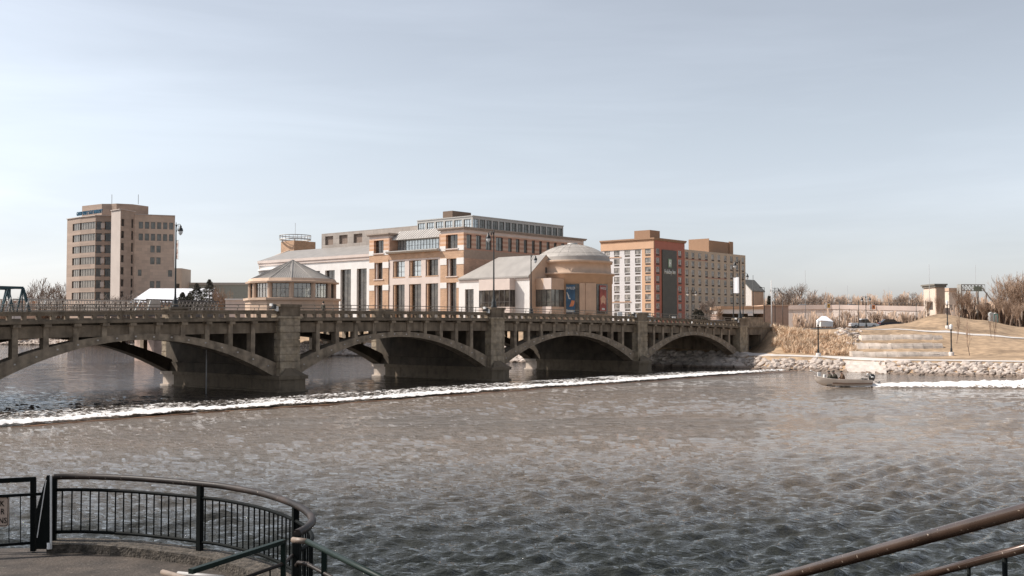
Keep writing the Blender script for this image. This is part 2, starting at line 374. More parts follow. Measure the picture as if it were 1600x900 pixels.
g = MB(); cols = list(np.concatenate([np.arange(-1400, 1100, 25), np.arange(1100, 1660, 5), np.arange(1660, 4000, 60)]))
offs = [0, 1, 2, 3, 4, 5, 6.5, 8, 9.5, 11, 12.5, 14, 16, 18, 20, 22, 24, 26, 28, 30, 32, 34, 36, 38, 41, 44, 47, 50, 54, 58, 62, 66, 70, 75, 80, 90, 110, 150, 250, 500, 1200, 3000, 7000]
for px in cols:
    Z0 = bank_z(px)
    for s_ in offs: g.P(((px-800)/F*(Z0+s_), Z0+s_, ground_h(px, s_)))
no = len(offs); g.smooth = True
for i in range(len(cols)-1):
    for j in range(no-1): g.face([i*no+j, (i+1)*no+j, (i+1)*no+j+1, i*no+j+1])
M_grass = mat('dormant lawn', (.42, .29, .18), .95, .28, 1.1, bump=.6, bs=5, c2=(.30, .205, .125), ss=.16, stain=.3)
tag(g.build('ground', M_grass), 'dormant tan lawn and open ground of the far bank', None, None, 'structure')

def strip(name, pts, wdt, m, lift, label, kind='structure', th=0):
    mb = MB(); mb.smooth = True; row = []
    P = [Vector(p) for p in pts]
    fine = []
    for i in range(len(P)-1):
        k = max(2, int((P[i+1]-P[i]).length/1.5))
        for q in range(k): fine.append(P[i].lerp(P[i+1], q/k))
    fine.append(P[-1])
    for i, p in enumerate(fine):
        t = (fine[min(i+1, len(fine)-1)]-fine[max(i-1, 0)]).normalized(); nn = Vector((-t.y, t.x))
        r_ = []
        for k in range(5):
            q = p.xy + nn*wdt*(k/4-.5); r_.append(mb.P((q.x, q.y, gz(q.x, q.y)+lift)))
        row.append(r_)
    for i in range(len(row)-1):
        for k in range(4): mb.face([row[i][k], row[i][k+1], row[i+1][k+1], row[i+1][k]])
    return tag(mb.build(name, m), label, None, None, kind)
def gp(px, s_): Z = bank_z(px)+s_; return ((px-800)/F*Z, Z, 0)
M_walk = mat('pale concrete path', (.62, .57, .53), .9, .06, .6)
strip('river_walk', [gp(1165, 7.2), gp(1200, 6.9), gp(1240, 6.6), gp(1290, 6.3), gp(1340, 6.0), gp(1400, 6.2), gp(1500, 7), gp(1600, 7.4), gp(1800, 7.5)], 2.6, M_walk, .05, 'pale concrete walk above the riprap')
strip('hill_path', [gp(1335, 41), gp(1365, 40.5), gp(1420, 43), gp(1480, 45), gp(1540, 46), gp(1600, 47), gp(1700, 48)], 2.2, M_walk, .06, 'pale path crossing the foot of the mound')
strip('street', [W(128, 78.9, 0), W(150, 78.9, 0), W(220, 78.9, 0), W(420, 78.9, 0)], 13, M_asph, .06, 'street running on from the bridge')

# ---------------------------------------------------------------- riprap
M_rock = mat('limestone boulder', (.54, .46, .40), .9, .3, 1.1, bump=.8, bs=3, stain=.5, ss=.9, wet=.45)
rocks = []
for k in range(7):
    bm = bmesh.new(); bmesh.ops.create_icosphere(bm, subdivisions=2, radius=.5)
    rs = np.random.RandomState(k); sc = (rs.uniform(.75, 1.2), rs.uniform(.7, 1), rs.uniform(.5, .8))
    pl = [Vector(rs.randn(3)).normalized() for _ in range(7)]
    for v in bm.verts:
        for p_ in pl:
            d = v.co.dot(p_)
            if d > .33: v.co -= p_*(d-.33)
        v.co = Vector((v.co.x*sc[0], v.co.y*sc[1], v.co.z*sc[2]))*1.25
    me = bpy.data.meshes.new('boulder'); bm.to_mesh(me); bm.free(); me.materials.append(M_rock); rocks.append(me)
random.seed(11); cnt = 0; rest = MB()
def add_rock_rest(p, s_, k):
    base = len(rest.v); rz = random.random()*6.28; c, s0 = math.cos(rz), math.sin(rz)
    for v in rocks[k].vertices: rest.v.append((p[0]+(v.co.x*c-v.co.y*s0)*s_, p[1]+(v.co.x*s0+v.co.y*c)*s_, p[2]+v.co.z*s_))
    for f_ in rocks[k].polygons: rest.f.append(tuple(i+base for i in f_.vertices)); rest.m.append(0); rest.sm.append(False)
spots = []
px = 1163.0
while px < 1650:
    Z0 = bank_z(px)
    for s_ in np.arange(-.5, 3.5, .42):
        if random.random() < .93:
            q = px+random.uniform(-4, 4); ss_ = s_+random.uniform(-.25, .25)
            if 1316 < q < 1384 and random.random() < .72: continue
            spots.append((q, ss_, random.choice((.3, .45, .55, .65, .8, .95))*random.uniform(.85, 1.1)*(.9 if s_ < 2 else 1)))
    px += 4.9
spots.sort(key=lambda t: -(t[2])*(1 if 1163 < t[0] < 1602 else .1))
for i, (q, s_, sz) in enumerate(spots):
    Z = bank_z(q)+s_; p = ((q-800)/F*Z, Z, max(ground_h(q, s_), -.12)+.0+sz*.05)
    k = random.randrange(7)
    if i < 290:
        o = bpy.data.objects.new('boulder', rocks[k]); col.objects.link(o); o.location = p; o.scale = (sz,)*3
        o.rotation_euler = (random.uniform(-.5, .5), random.uniform(-.5, .5), random.random()*6.28)
        tag(o, 'pale angular limestone boulder in the riprap slope at the right-hand waterline', 'boulder', 'boulders of the riprap bank right of the bridge')
    else: add_rock_rest(p, sz, k)
for px in np.arange(-60, 1163, 1.6):                    # the far bank behind the bridge
    Z0 = bank_z(px)
    for s_ in (0, 1.2, 2.6, 4.2):
        if random.random() < .8:
            q = px+random.uniform(-1, 1); ss_ = s_+random.uniform(-.5, .5); Z = Z0+ss_
            add_rock_rest(((q-800)/F*Z, Z, max(ground_h(q, ss_), 0)+.1), random.uniform(.7, 1.5), random.randrange(7))
for k in range(70):                                       # loose pale stones left of the terrace rows
    q = random.uniform(1306, 1346); ss_ = random.uniform(18, 36); x_, y_, _z = (q-800)/F*(bank_z(q)+ss_), bank_z(q)+ss_, 0
    add_rock_rest((x_, y_, ground_h(q, ss_)+.05), random.uniform(.3, .8), random.randrange(7))
ro = rest.build('riprap', M_rock); tag(ro, 'loose riprap of small pale stones lining the banks', 'riprap', None, 'stuff')
# flat stone landing between the rocks
lm = MB(); 
for k, (s0, s1, z) in enumerate([(.2, 1.6, .42), (1.2, 2.9, .8), (2.6, 4.4, 1.18)]):
    pts = [gp(1322-k*2, s0), gp(1384-k*1, s0), gp(1384-k*1, s1), gp(1322-k*2, s1)]
    lm.prism([(p[0], p[1]) for p in pts], z-.5, z)
tag(lm.build('landing_steps', mat('landing stone', (.60, .54, .49), .9, .15, 1.2, bump=.4, bs=4)), 'low stone landing steps let into the riprap behind the motor boat', 'steps')

# ---------------------------------------------------------------- stone terrace rows
M_block = mat('limestone block', (.64, .55, .47), .9, .28, .9, stain=.35, ss=.7, bump=.4, bs=4)
def terrace(p0, p1, sag, ztop, h, label):
    root = empty('terrace_wall', label, 'stone wall', at(*p0).xy.to_3d(), 0, 'stone terrace rows on the lawn')
    L = (at(*p1)-at(*p0)); n_ = int(L.length/1.25); o = root.location
    for i in range(n_):
        t0, t1 = i/n_, (i+1)/n_-.03/L.length
        mb = MB(tuple(o))
        def q(t): p = at(*p0).lerp(at(*p1), t); return Vector((p.x, p.y - sag*math.sin(math.pi*t), 0))
        a, b_ = q(t0), q(t1); d = Vector((0, .8, 0)); j = random.uniform(-.11, .11); zb = gz(a.x, a.y)-.15
        zt_ = ztop+j*.6
        for (s0, s1, za, zc) in ((0, .22, zb, lerp(zb, zt_, .55)), (.22, .5, lerp(zb, zt_, .55), zt_)):
            mb.extr([(a.x, a.y+j+s0, za), (a.x, a.y+j+s1, zc), (a.x, a.y+j+1.5, zc), (a.x, a.y+j+1.5, za)], (b_.x-a.x, b_.y-a.y, random.uniform(-.03, .03)))
        mb.build('stone_block', M_block, root)
terrace((1333, 557, 134.5), (1484, 557, 134.5), 1.0, 2.15, .7, 'lowest row of pale limestone blocks, nearest the water walk')
terrace((1341, 544, 142), (1475, 544, 142), .8, 3.05, .7, 'middle row of pale limestone blocks on the lawn slope')
terrace((1347, 530, 150), (1474, 530, 150), .6, 4.1, .7, 'topmost row of pale limestone blocks below the hill path')

# ---------------------------------------------------------------- tall dry grass
random.seed(5); rd = MB()
for i in range(17000):
    px = random.uniform(1206, 1336); s_ = random.uniform(9.5, 22)
    if px > 1300 and random.random() < (px-1300)/50: continue
    if px < 1220 and s_ < 12: continue
    clump = math.sin(px*.3)*math.sin(s_*.9+px*.13)+.4*math.sin(px*.9)
    if clump < -.05 and random.random() < .85: continue
    x, y, _ = gp(px, s_); z = gz(x, y); h = random.uniform(.3, 1.1)*(.58+.42*clump)
    dx, dy = random.gauss(.1, .28), random.gauss(0, .25); w_ = random.uniform(.012, .035)
    rd.mi = random.choice((0, 0, 1, 2))
    t_ = random.uniform(0, 3.14); cx_, cy_ = math.cos(t_)*w_, math.sin(t_)*w_; rd.poly([(x-cx_, y-cy_, z-.05), (x+cx_, y+cy_, z-.05), (x+dx*.4+cx_*1.2, y+dy*.4+cy_*1.2, z+h*.6), (x+dx, y+dy, z+h), (x+dx*.4-cx_*1.2, y+dy*.4-cy_*1.2, z+h*.6)])
tag(rd.build('tall_grass', [mat('dry grass', (.70, .52, .36), .9, .2, 1), mat('dry grass pale', (.85, .68, .5), .9, .2, 1), mat('dry grass rust', (.52, .34, .21), .9, .2, 1)]),
    'dense tan ornamental grass on the slope beside the bridge end', 'dry grass', None, 'stuff')

# ---------------------------------------------------------------- weir
M_weir = mat('wet weir crest', (.26, .135, .07), .35, .3, .8)
wr = MB()
def wb(a): return 56.0 + (a-25)*.031 + .25*math.sin(a*.21) + .15*math.sin(a*.9)
for i in range(75):
    a0 = 14+i*1.42; a1 = a0+1.42
    q = [W(a, wb(a)+d, z) for a in (a0, a1) for d, z in ((-.35, -.4), (-.15, .045), (.28, .04), (.5, -.3))]
    for k in range(3): wr.quad(q[k], q[k+1], q[4+k+1], q[4+k])
wo = wr.build('weir', M_weir); tag(wo, 'low rusty weir crest just breaking the surface below the foam line', 'weir')
m = bpy.data.materials.new('foam'); m.use_nodes = True; n = m.node_tree.nodes; l = m.node_tree.links; b = n['Principled BSDF']
b.inputs['Base Color'].default_value = (.82, .79, .77, 1); b.inputs['Roughness'].default_value = .75; b.inputs['Specular IOR Level'].default_value = .3
b.inputs['Subsurface Weight'].default_value = 0
uv = n.new('ShaderNodeAttribute'); uv.attribute_name = 'cover'
tcn = n.new('ShaderNodeTexCoord'); mpn = n.new('ShaderNodeMapping'); mpn.inputs['Rotation'].default_value = (0, 0, -ANG); mpn.inputs['Scale'].default_value = (1.5, 1.0, 1)
l.new(tcn.outputs['Object'], mpn.inputs[0])
nn = n.new('ShaderNodeTexNoise'); nn.inputs['Scale'].default_value = 2.1; nn.inputs['Detail'].default_value = 9; nn.inputs['Roughness'].default_value = .68; l.new(mpn.outputs[0], nn.inputs[0])
su = n.new('ShaderNodeMath'); su.operation = 'ADD'; l.new(uv.outputs['Fac'], su.inputs[0]); nx = n.new('ShaderNodeMath'); nx.operation = 'MULTIPLY_ADD'; l.new(nn.outputs[0], nx.inputs[0]); nx.inputs[1].default_value = 2.2; nx.inputs[2].default_value = -.6; l.new(nx.outputs[0], su.inputs[1])
r_ = n.new('ShaderNodeValToRGB'); r_.color_ramp.elements[0].position = .86; r_.color_ramp.elements[1].position = 1.0; r_.color_ramp.interpolation = 'LINEAR'; l.new(su.outputs[0], r_.inputs[0])
l.new(r_.outputs[0], b.inputs['Alpha'])
r2 = n.new('ShaderNodeValToRGB'); r2.color_ramp.elements[0].position = .84; r2.color_ramp.elements[1].position = 1.0
r2.color_ramp.elements[0].color = (.42, .3, .2, 1); r2.color_ramp.elements[1].color = (.76, .74, .72, 1); l.new(su.outputs[0], r2.inputs[0]); l.new(r2.outputs[0], b.inputs['Base Color'])
M_foam = m
def foam_sheet(name, fn, nu, nv, label, cat):
    """fn(i/nu, j/nv) -> (point, cover)"""
    mb = MB(); cov = []; mb.smooth = True
    for i in range(nu+1):
        for j in range(nv+1):
            p, c = fn(i/nu, j/nv); mb.P(p); cov.append(c)
    for i in range(nu):
        for j in range(nv): mb.face([i*(nv+1)+j, (i+1)*(nv+1)+j, (i+1)*(nv+1)+j+1, i*(nv+1)+j+1])
    o = mb.build(name, M_foam); at_ = o.data.attributes.new('cover', 'FLOAT', 'POINT'); at_.data.foreach_set('value', cov)
    return tag(o, label, cat, None, 'stuff')
from mathutils import noise as mn
def fw(u, v):
    a = 12+u*105; d = v*9.5
    if u > .92: d *= 1
    ridge = .15*math.exp(-((d-.8)/.6)**2)+.05*math.exp(-((d-2.2)/1.2)**2)
    nzv = mn.fractal(Vector((a*1.7, d*2.2, 0)), .8, 2, 5)
    big = mn.noise(Vector((a*.23, 3, d*.2)))
    z = .15+ridge*(.8+.7*nzv)*(1+.35*big) + .035*nzv
    c = .26*math.exp(-((d-1.0)/1.1)**2)+(.50-.03*d)-(.0 if d > .2 else .6*(1-d/.2))+.28*big
    if a > 103: c -= (a-103)*.02
    edge = .16*mn.fractal(Vector((a*.8, 0, 0)), .8, 2, 4)
    if d > 7.5: c -= (d-7.5)*.4
    return W(a, wb(a)+.1+d+edge*2, max(z, .1)), c
foam_sheet('weir_foam', fw, 900, 40, 'long white line of broken foam running across the river before the bridge', 'foam')
# ---------------------------------------------------------------- the concrete arch bridge (local x = along the bridge, y = up river)
A0, BN, BF = 54.24, 70.87, 87.3
def A(n): return A0 + 25*n
def cam_(a):
    n_ = (a-A0)/25; return -.16*(max(n_, -1.2)-.8)**2
NS = [-2, -1, 0, 1, 2]                                  # spans start here
NE = 2.94
bridge = empty('arch_bridge', 'brown concrete road bridge of low open-spandrel arches crossing the river', 'bridge', W(A0, BN, 0), ANG)
BO = (A0, BN, 0)
def aend(n): return A(n+1) if n < 2 else A(NE)
def cwarp(k=1.0):
    return lambda v: (v[0], v[1], v[2] + cam_(v[0]+A0)*k)
SB = 5.76                                                # slab edge bottom (before camber)
# deck
mb = MB(BO)
xs = np.arange(A(-2), A(NE)+.01, 2.058)
for i in range(len(xs)-1):
    mb.mi = 0; mb.box(xs[i], xs[i+1], BN+.35, BF-.35, SB-.32, SB+.1)
    mb.mi = 1; mb.quad((xs[i], BN+2.6, SB+.105), (xs[i+1], BN+2.6, SB+.105), (xs[i+1], BF-2.6, SB+.105), (xs[i], BF-2.6, SB+.105))
    mb.mi = 0
    for b0, b1 in ((BN+.36, BN+2.6), (BF-2.6, BF-.36)): mb.box(xs[i], xs[i+1], b0, b1, SB+.1, SB+.25)
    mb.mi = 2; mb.box(xs[i]-.2, xs[i]+.2, BN+.9, BF-.9, SB-.85, SB-.321)
mb.build('deck', [M_undershade, M_asph, M_undershade], bridge, warp=cwarp())
def zin(d, H=11.9): return 4.3 - 3.1*(d/H)**2
def zex(d, H=11.9): return 4.74 - 2.35*(d/H)**2
for n_ in NS:
    a0, a1 = A(n_)+1.05, aend(n_)-(1.05 if n_ < 2 else .9); mid = (a0+a1)/2; H = (a1-a0)/2
    vis = n_ >= -1
    for side, (b0, b1, sg) in enumerate(((BN+.1, BN+1.3, 1), (BF-1.3, BF-.1, -1))):
        mb = MB(BO); N = 40
        dd = [(-H-.4)+(2*H+.8)*i/N for i in range(N+1)]
        k_ = 11.9/H
        dz = cam_(mid)*.25
        mb.smooth = False
        for i in range(N):
            x0, x1 = mid+dd[i], mid+dd[i+1]
            p = [(x0, b0, zin(dd[i]*k_)+dz), (x1, b0, zin(dd[i+1]*k_)+dz), (x1, b0, zex(dd[i+1]*k_)+dz), (x0, b0, zex(dd[i]*k_)+dz)]
            q = [(u[0], b1, u[2]) for u in p]
            mb.quad(*p); mb.quad(*q); mb.quad(p[0], p[1], q[1], q[0]); mb.quad(p[3], p[2], q[2], q[3])
            bo = b0 if side == 0 else b1; bb = bo - .045*sg       # raised lower edge moulding
            e = [(u[0], bb, u[2]) for u in p[:2]] + [(p[1][0], bb, p[1][2]+.14), (p[0][0], bb, p[0][2]+.14)]
            mb.extr([tuple(u) for u in e], (0, .05*sg, 0))
        mb.build('arch_rib', M_conc2 if side == 0 else M_undershade, bridge)
        if vis and side == 0:                                  # anchor bolts along the rib
            for i in range(16):
                d = -H+2*H*(i+.5)/16; z = (zin(d*k_)+zex(d*k_))/2+dz+.04*(i % 2); mb = MB(BO)
                mb.box(mid+d-.06, mid+d+.06, b0-.05, b0, z-.05, z+.05)
                mb.build('anchor_plate', mat('rusty white plate', (.5, .45, .4), .6, .3, 4), bridge)
        # spandrel columns
        fb0, fb1 = (BN+.12, BN+.62) if side == 0 else (BF-.62, BF-.12)
        for i in range(10):
            d = (-9+2*i)*1.032*(H/11.45); x = mid+d
            zt = SB-.12+cam_(x); zb = zex(d*k_)+dz-.08
            if zt-zb < .1: continue
            mb = MB(BO); ww = .19
            mb.box(x-ww, x+ww, fb0-.04, fb1+.04, zb, zt-.1)
            mb.box(x-ww-.06, x+ww+.06, fb0-.3 if side == 0 else fb0, fb1 if side == 0 else fb1+.3, zt-.1, zt+.1)
            mb.build('spandrel_column', M_conc2, bridge)
        # recessed edge beam, cornice, parapet
        mb = MB(BO); N = 12
        for i in range(N):
            x0, x1 = a0-.9+(a1-a0+1.8)*i/N, a0-.9+(a1-a0+1.8)*(i+1)/N
            bl = [(x0, fb0+.06, SB-.95+cam_(x0)), (x1, fb0+.06, SB-.95+cam_(x1)), (x1, fb0+.06, SB-.15+cam_(x1)), (x0, fb0+.06, SB-.15+cam_(x0))]
            mb.extr(bl, (0, .36, 0))
            cb0 = BN-.26 if side == 0 else BF-.35
            cr = [(x0, cb0, SB+cam_(x0)-.003), (x1, cb0, SB+cam_(x1)-.003), (x1, cb0, SB+.2+cam_(x1)), (x0, cb0, SB+.2+cam_(x0))]
            mb.extr(cr, (0, .61, 0))
        mb.build('edge_beam', M_conc, bridge)
        mb = MB(BO); pb = BN-.12 if side == 0 else BF-.18
        x0, x1 = a0-.25, a1+.25; L = x1-x0; cnt_ = 24; pit = L/cnt_
        holes = [(pit*(k+.5)-.36, pit*(k+.5)+.36, .07, .34) for k in range(cnt_)]
        if side == 1:
            for i in range(12): mb.box(x0+L*i/12, x0+L*(i+1)/12, pb, pb+.25, SB+.2, SB+.36)
        else:
            facade(mb, (x0, pb, SB+.2), (1, 0, 0), (0, -1, 0), L, .52, holes, .3)
            facade(mb, (x0, pb+.3, SB+.2), (1, 0, 0), (0, 1, 0), L, .52, holes, 0)
            for i in range(12): mb.box(x0+L*i/12, x0+L*(i+1)/12, pb-.05, pb+.35, SB+.72, SB+.84)
        mb.build('parapet', M_conc, bridge, warp=cwarp())
        mb = MB(BO); yc = pb+.15; NN = 12
        for zz, rr in ((.44, .035), (.18, .028)):
            mb.tube([(x0+L*i/NN, yc, SB+.84+zz+cam_(x0+L*i/NN)) for i in range(NN+1)], rr, 6)
        for i in range(NN+1):
            x = min(max(x0+L*i/NN, x0+.06), x1-.06); zb = SB+.83+cam_(x)
            mb.tube([(x, yc, zb if side == 0 else zb-.5), (x, yc, zb+.18), (x+.05, yc-.02, zb+.34), (x, yc, zb+.45)], .032, 5)
        mb.build('railing', M_rail, bridge)
# piers
M_pil = mat('pilaster stone', (.30, .235, .16), .9, .3, 1.9, stain=.4, ss=1.1, bump=1, bs=4, streak=.4, c2=(.40, .325, .24))
def pier(n_, last=False):
    x = A(n_); hw = 1.28
    if not last:
        mb = MB(BO)
        y0, y1 = BN-.75, BF-.35
        ys_ = BF-2.1
        def out(w_, e, nose): return [(x-w_, y0-e), (x, y0-e-nose), (x+w_, y0-e), (x+w_, ys_), (x-w_, ys_)]
        def out2(w_, e, nose): return [(x-w_, ys_+.003), (x+w_, ys_+.003), (x+w_, y1+e), (x, y1+e+nose), (x-w_, y1+e)]
        mb.prism(out(hw, 0, .35), -2, 1.0); mb.prism(out(hw+.16, .16, .35), 1.0, 1.28); mb.prism(out(hw+.22, .1, .3), -.6, .12)
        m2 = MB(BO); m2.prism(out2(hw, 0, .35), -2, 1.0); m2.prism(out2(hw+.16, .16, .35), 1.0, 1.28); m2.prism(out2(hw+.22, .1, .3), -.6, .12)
        m2.build('pier_nose', mat('sunlit pier nose', (.50, .42, .35), .85, .2, 1.2, stain=.3, ss=1), bridge)  # paler copy of the base: sunlight on the far end as colour
        # sloped noses
        for yy, sg in ((y0, 1), (y1, -1)):
            mb.face([mb.P(p) for p in ((x-hw, yy-.16*sg, 1.281), (x, yy-.5*sg, 1.281), (x, yy+.66*sg, 2.15))])
            mb.face([mb.P(p) for p in ((x+hw, yy-.16*sg, 1.281), (x, yy-.5*sg, 1.281), (x, yy+.66*sg, 2.15))])
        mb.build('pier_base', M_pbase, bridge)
        mb = MB(BO)
        mb.box(x-1.25, x+1.25, BN+.5, BF-.5, 1.28, 2.1); mb.box(x-1.02, x+1.02, BN+.4, BF-.4, 2.1, SB-.32+cam_(x))
        mb.build('pier_wall', M_undershade, bridge)
    for y0, y1, sg in ((BN-.42, BN+.7, 1), (BF-.7, BF+.42, -1)):
        if last and sg < 0: continue
        mb = MB(BO); zt = SB+.2+cam_(x); z = 1.25 if not last else .6; k = 0; hs_ = (zt-z)/8
        while z < zt-.02:
            e = .0 if k % 2 == 0 else .012
            mb.box(x-.98+e, x+.98-e, y0+e, y1-e, z+.03, z+hs_-.03)
            mb.box(x-.9, x+.9, y0+.08, y1-.08, z+hs_-.03, z+hs_+.03)
            z += hs_; k += 1
        mb.box(x-1.08, x+1.08, y0-.1, y1+.1, zt-.02, zt+.16)
        mb.build('pilaster', M_pil, bridge)
        mb = MB(BO); yc = (y0+y1)/2
        mb.box(x-.98, x+.98, yc-.55, yc+.55, zt+.16, zt+.9)
        mb.box(x-1.06, x+1.06, yc-.63, yc+.63, zt+.9, zt+1.12)
        mb.build('pilaster_cap', M_conc, bridge)
        if sg > 0:
            mb = MB(BO); mb.mi = 0
            mb.box(x-1.75, x-1.25, yc-.45, yc-.1, zt+.72, zt+.80); mb.box(x-1.6, x-1.35, yc-.5, yc-.2, zt+.8, zt+1.1)
            mb.mi = 1; mb.box(x-1.35, x-1.12, yc-.48, yc-.22, zt+.55, zt+.95); mb.box(x-1.8, x-1.66, yc-.5, yc-.2, zt+.95, zt+1.15)
            mb.build('floodlight', [M_dark, mat('fixture white', (.7, .68, .65), .5)], bridge)
for n_ in (-2, -1, 0, 1, 2): pier(n_)
pier(NE, True)
# far abutment with the river walk passage
mb = MB(BO); x = A(NE); ztop = 5.9
ab = []
mb.box(x-.5, x+1.0, BN+.75, BF, -2, 5.0)
facade(mb, (x+1.05, BN+.15, .6), (1, 0, 0), (0, -1, 0), 12.5, 4.45, [(1.3, 4.6, .75, 3.55)], 5.5)
mb.box(x+1.05, x+13.5, BN+.16, BF, 5.03, 5.06)
mb.box(x+.9, x+13.6, BN+.0, BN+.5, 5.06, 5.25)
mb.build('abutment', M_conc, bridge)
mb = MB(BO); mb.box(x+1.1, x+6.2, BN+.05, BN+.4, 5.25, 6.35); mb.box(x+1.0, x+6.3, BN-.03, BN+.48, 6.35, 6.5)
mb.box(x+6.4, x+8, BN+.05, BN+.4, 5.25, 5.9)
mb.build('wing_wall', M_conc2, bridge)
mb = MB(BO); mb.box(x+2.35, x+5.65, BN+5.6, BN+5.7, 1.35, 4.15); mb.build('passage_gate', M_dark, bridge)
mb = MB(BO); mb.box(A(-2)-9, A(-2)-.9, BN-1, BF+1, -2, 4.5); mb.build('abutment', M_conc, bridge)
mb = MB(BO); mb.tube([(A(-.24), BN+2.2, -.1), (A(-.24), BN+2.2, SB-.9)], .045, 6); mb.build('drain_pipe', mat('grey pipe', (.35, .34, .33), .6), bridge)

# ---------------------------------------------------------------- street lamps
M_globe = mat('lamp globe', (.75, .74, .72), .25, .02)
def lamp(H=7.5, arms=(1,), label='', loc=(0, 0, 0), rz=0, group='street lamps', s=1):
    r = empty('street_lamp', label, 'street lamp', loc, rz, group)
    mb = MB(); mb.lathe([(.3, 0), (.3, .1), (.22, .25), (.24, .5), (.14, .7), (.1, .95), (.085, 1.2), (.062, H*.7), (.05, H-.1), (.09, H-.08), (.09, H-.02), (.03, H), (.035, H+.1), (.001, H+.25)], n=10)
    mb.build('pole', M_pole, r)
    for k in arms:
        mb = MB(); mb.tube([(0, 0, H-.35), (.15*k, 0, H-.1), (.35*k, 0, H), (.62*k, 0, H-.02), (.72*k, 0, H-.14)], .03, 6)
        mb.tube([(0, 0, H-.75), (.25*k, 0, H-.45), (.4*k, 0, H-.1)], .02, 5); mb.build('arm', M_pole, r)
        mb = MB(); c = (.72*k, 0, H-.95)
        mb.lathe([(.04, .82), (.1, .78), (.11, .62), (.2, .52), (.23, .36), (.24, .3), (.2, .3)], c, 12); lh = mb.build('lamp_head', M_pole, r)
        mb = MB(); mb.lathe([(.19, .3), (.2, .2), (.15, .06), (.07, -.04), (.001, -.08)], c, 12); mb.build('globe', M_globe, lh)
    return r
vang = ANG+math.pi/2
def on_pil(n_, near=True):
    z = SB+.2+1.12+cam_(A(n_)); b = BN+.14 if near else BF-.14
    return W(A(n_), b, z)
L1 = lamp(7.45, (1,), 'black one-armed lamp post on the pier cap in the middle of the bridge', on_pil(1), vang)
L2 = lamp(7.45, (1,), 'black one-armed lamp post with narrow patterned banner, left of the evergreens', on_pil(0, False), vang+math.pi)
L3 = lamp(7.3, (1,), 'black lamp post with one arm against the shaded gable of the museum', on_pil(2, False), vang+math.pi)
L4 = lamp(7.6, (1,), 'black one-armed lamp post with blank white banner at the bridge end', on_pil(NE), vang)
M_ban = mat('banner cloth', (.75, .72, .72), .8, .04)
def banner(L, x0, x1, z0, z1, m, flip=0):
    mb = MB(); mb.tube([(0, 0, z1), (x1*1.05, 0, z1)], .015, 5); mb.tube([(0, 0, z0), (x1*1.05, 0, z0)], .015, 5); mb.build('banner_arm', M_pole, L)
    mb = MB()
    n_ = 6
    for i in range(n_):
        a, b = x0+(x1-x0)*i/n_, x0+(x1-x0)*(i+1)/n_
        mb.quad((a, .03*math.sin(i), z0), (b, .03*math.sin(i+1), z0), (b, .03*math.sin(i+1), z1), (a, .03*math.sin(i), z1))
    mb.build('banner', m, L)
banner(L4, .12, .95, 3.3, 5.4, M_ban)
banner(L2, .08, .42, 4.3, 6.0, mat('patterned banner', (.7, .66, .6), .8, .1, 1, c2=(.3, .12, .08), ss=2.2))
# ---------------------------------------------------------------- museum
AM = 156.2; BM = 148.0
EU, EV, EZ = Vector((1, 0, 0)), Vector((0, 1, 0)), Vector((0, 0, 1))
GZ = 3.5
def win_obj(parent, org, P0, ex, en, h, depth, mats, nx=2, nz=2, fw=.09, bars=None, name='window'):
    """window: frame with its pane a sub-part"""
    mb = MB(org); window_mesh(mb, P0, ex, en, h, depth, nx, nz, fw, bars)
    return mb.build(name, mats, parent)
def bz(px, py, a): return fa(px, py, a)
mus = empty('brick_museum_building', 'peach and white stone museum with square corner towers and glazed rooftop gallery', 'museum', W(AM, BM, GZ), ANG)
MO = (AM, BM, GZ)
bL = fa(577, 400, AM)[0]; bTL = fa(607, 400, AM)[0]; bTR = fa(688, 400, AM)[0]
Zt = 25.1
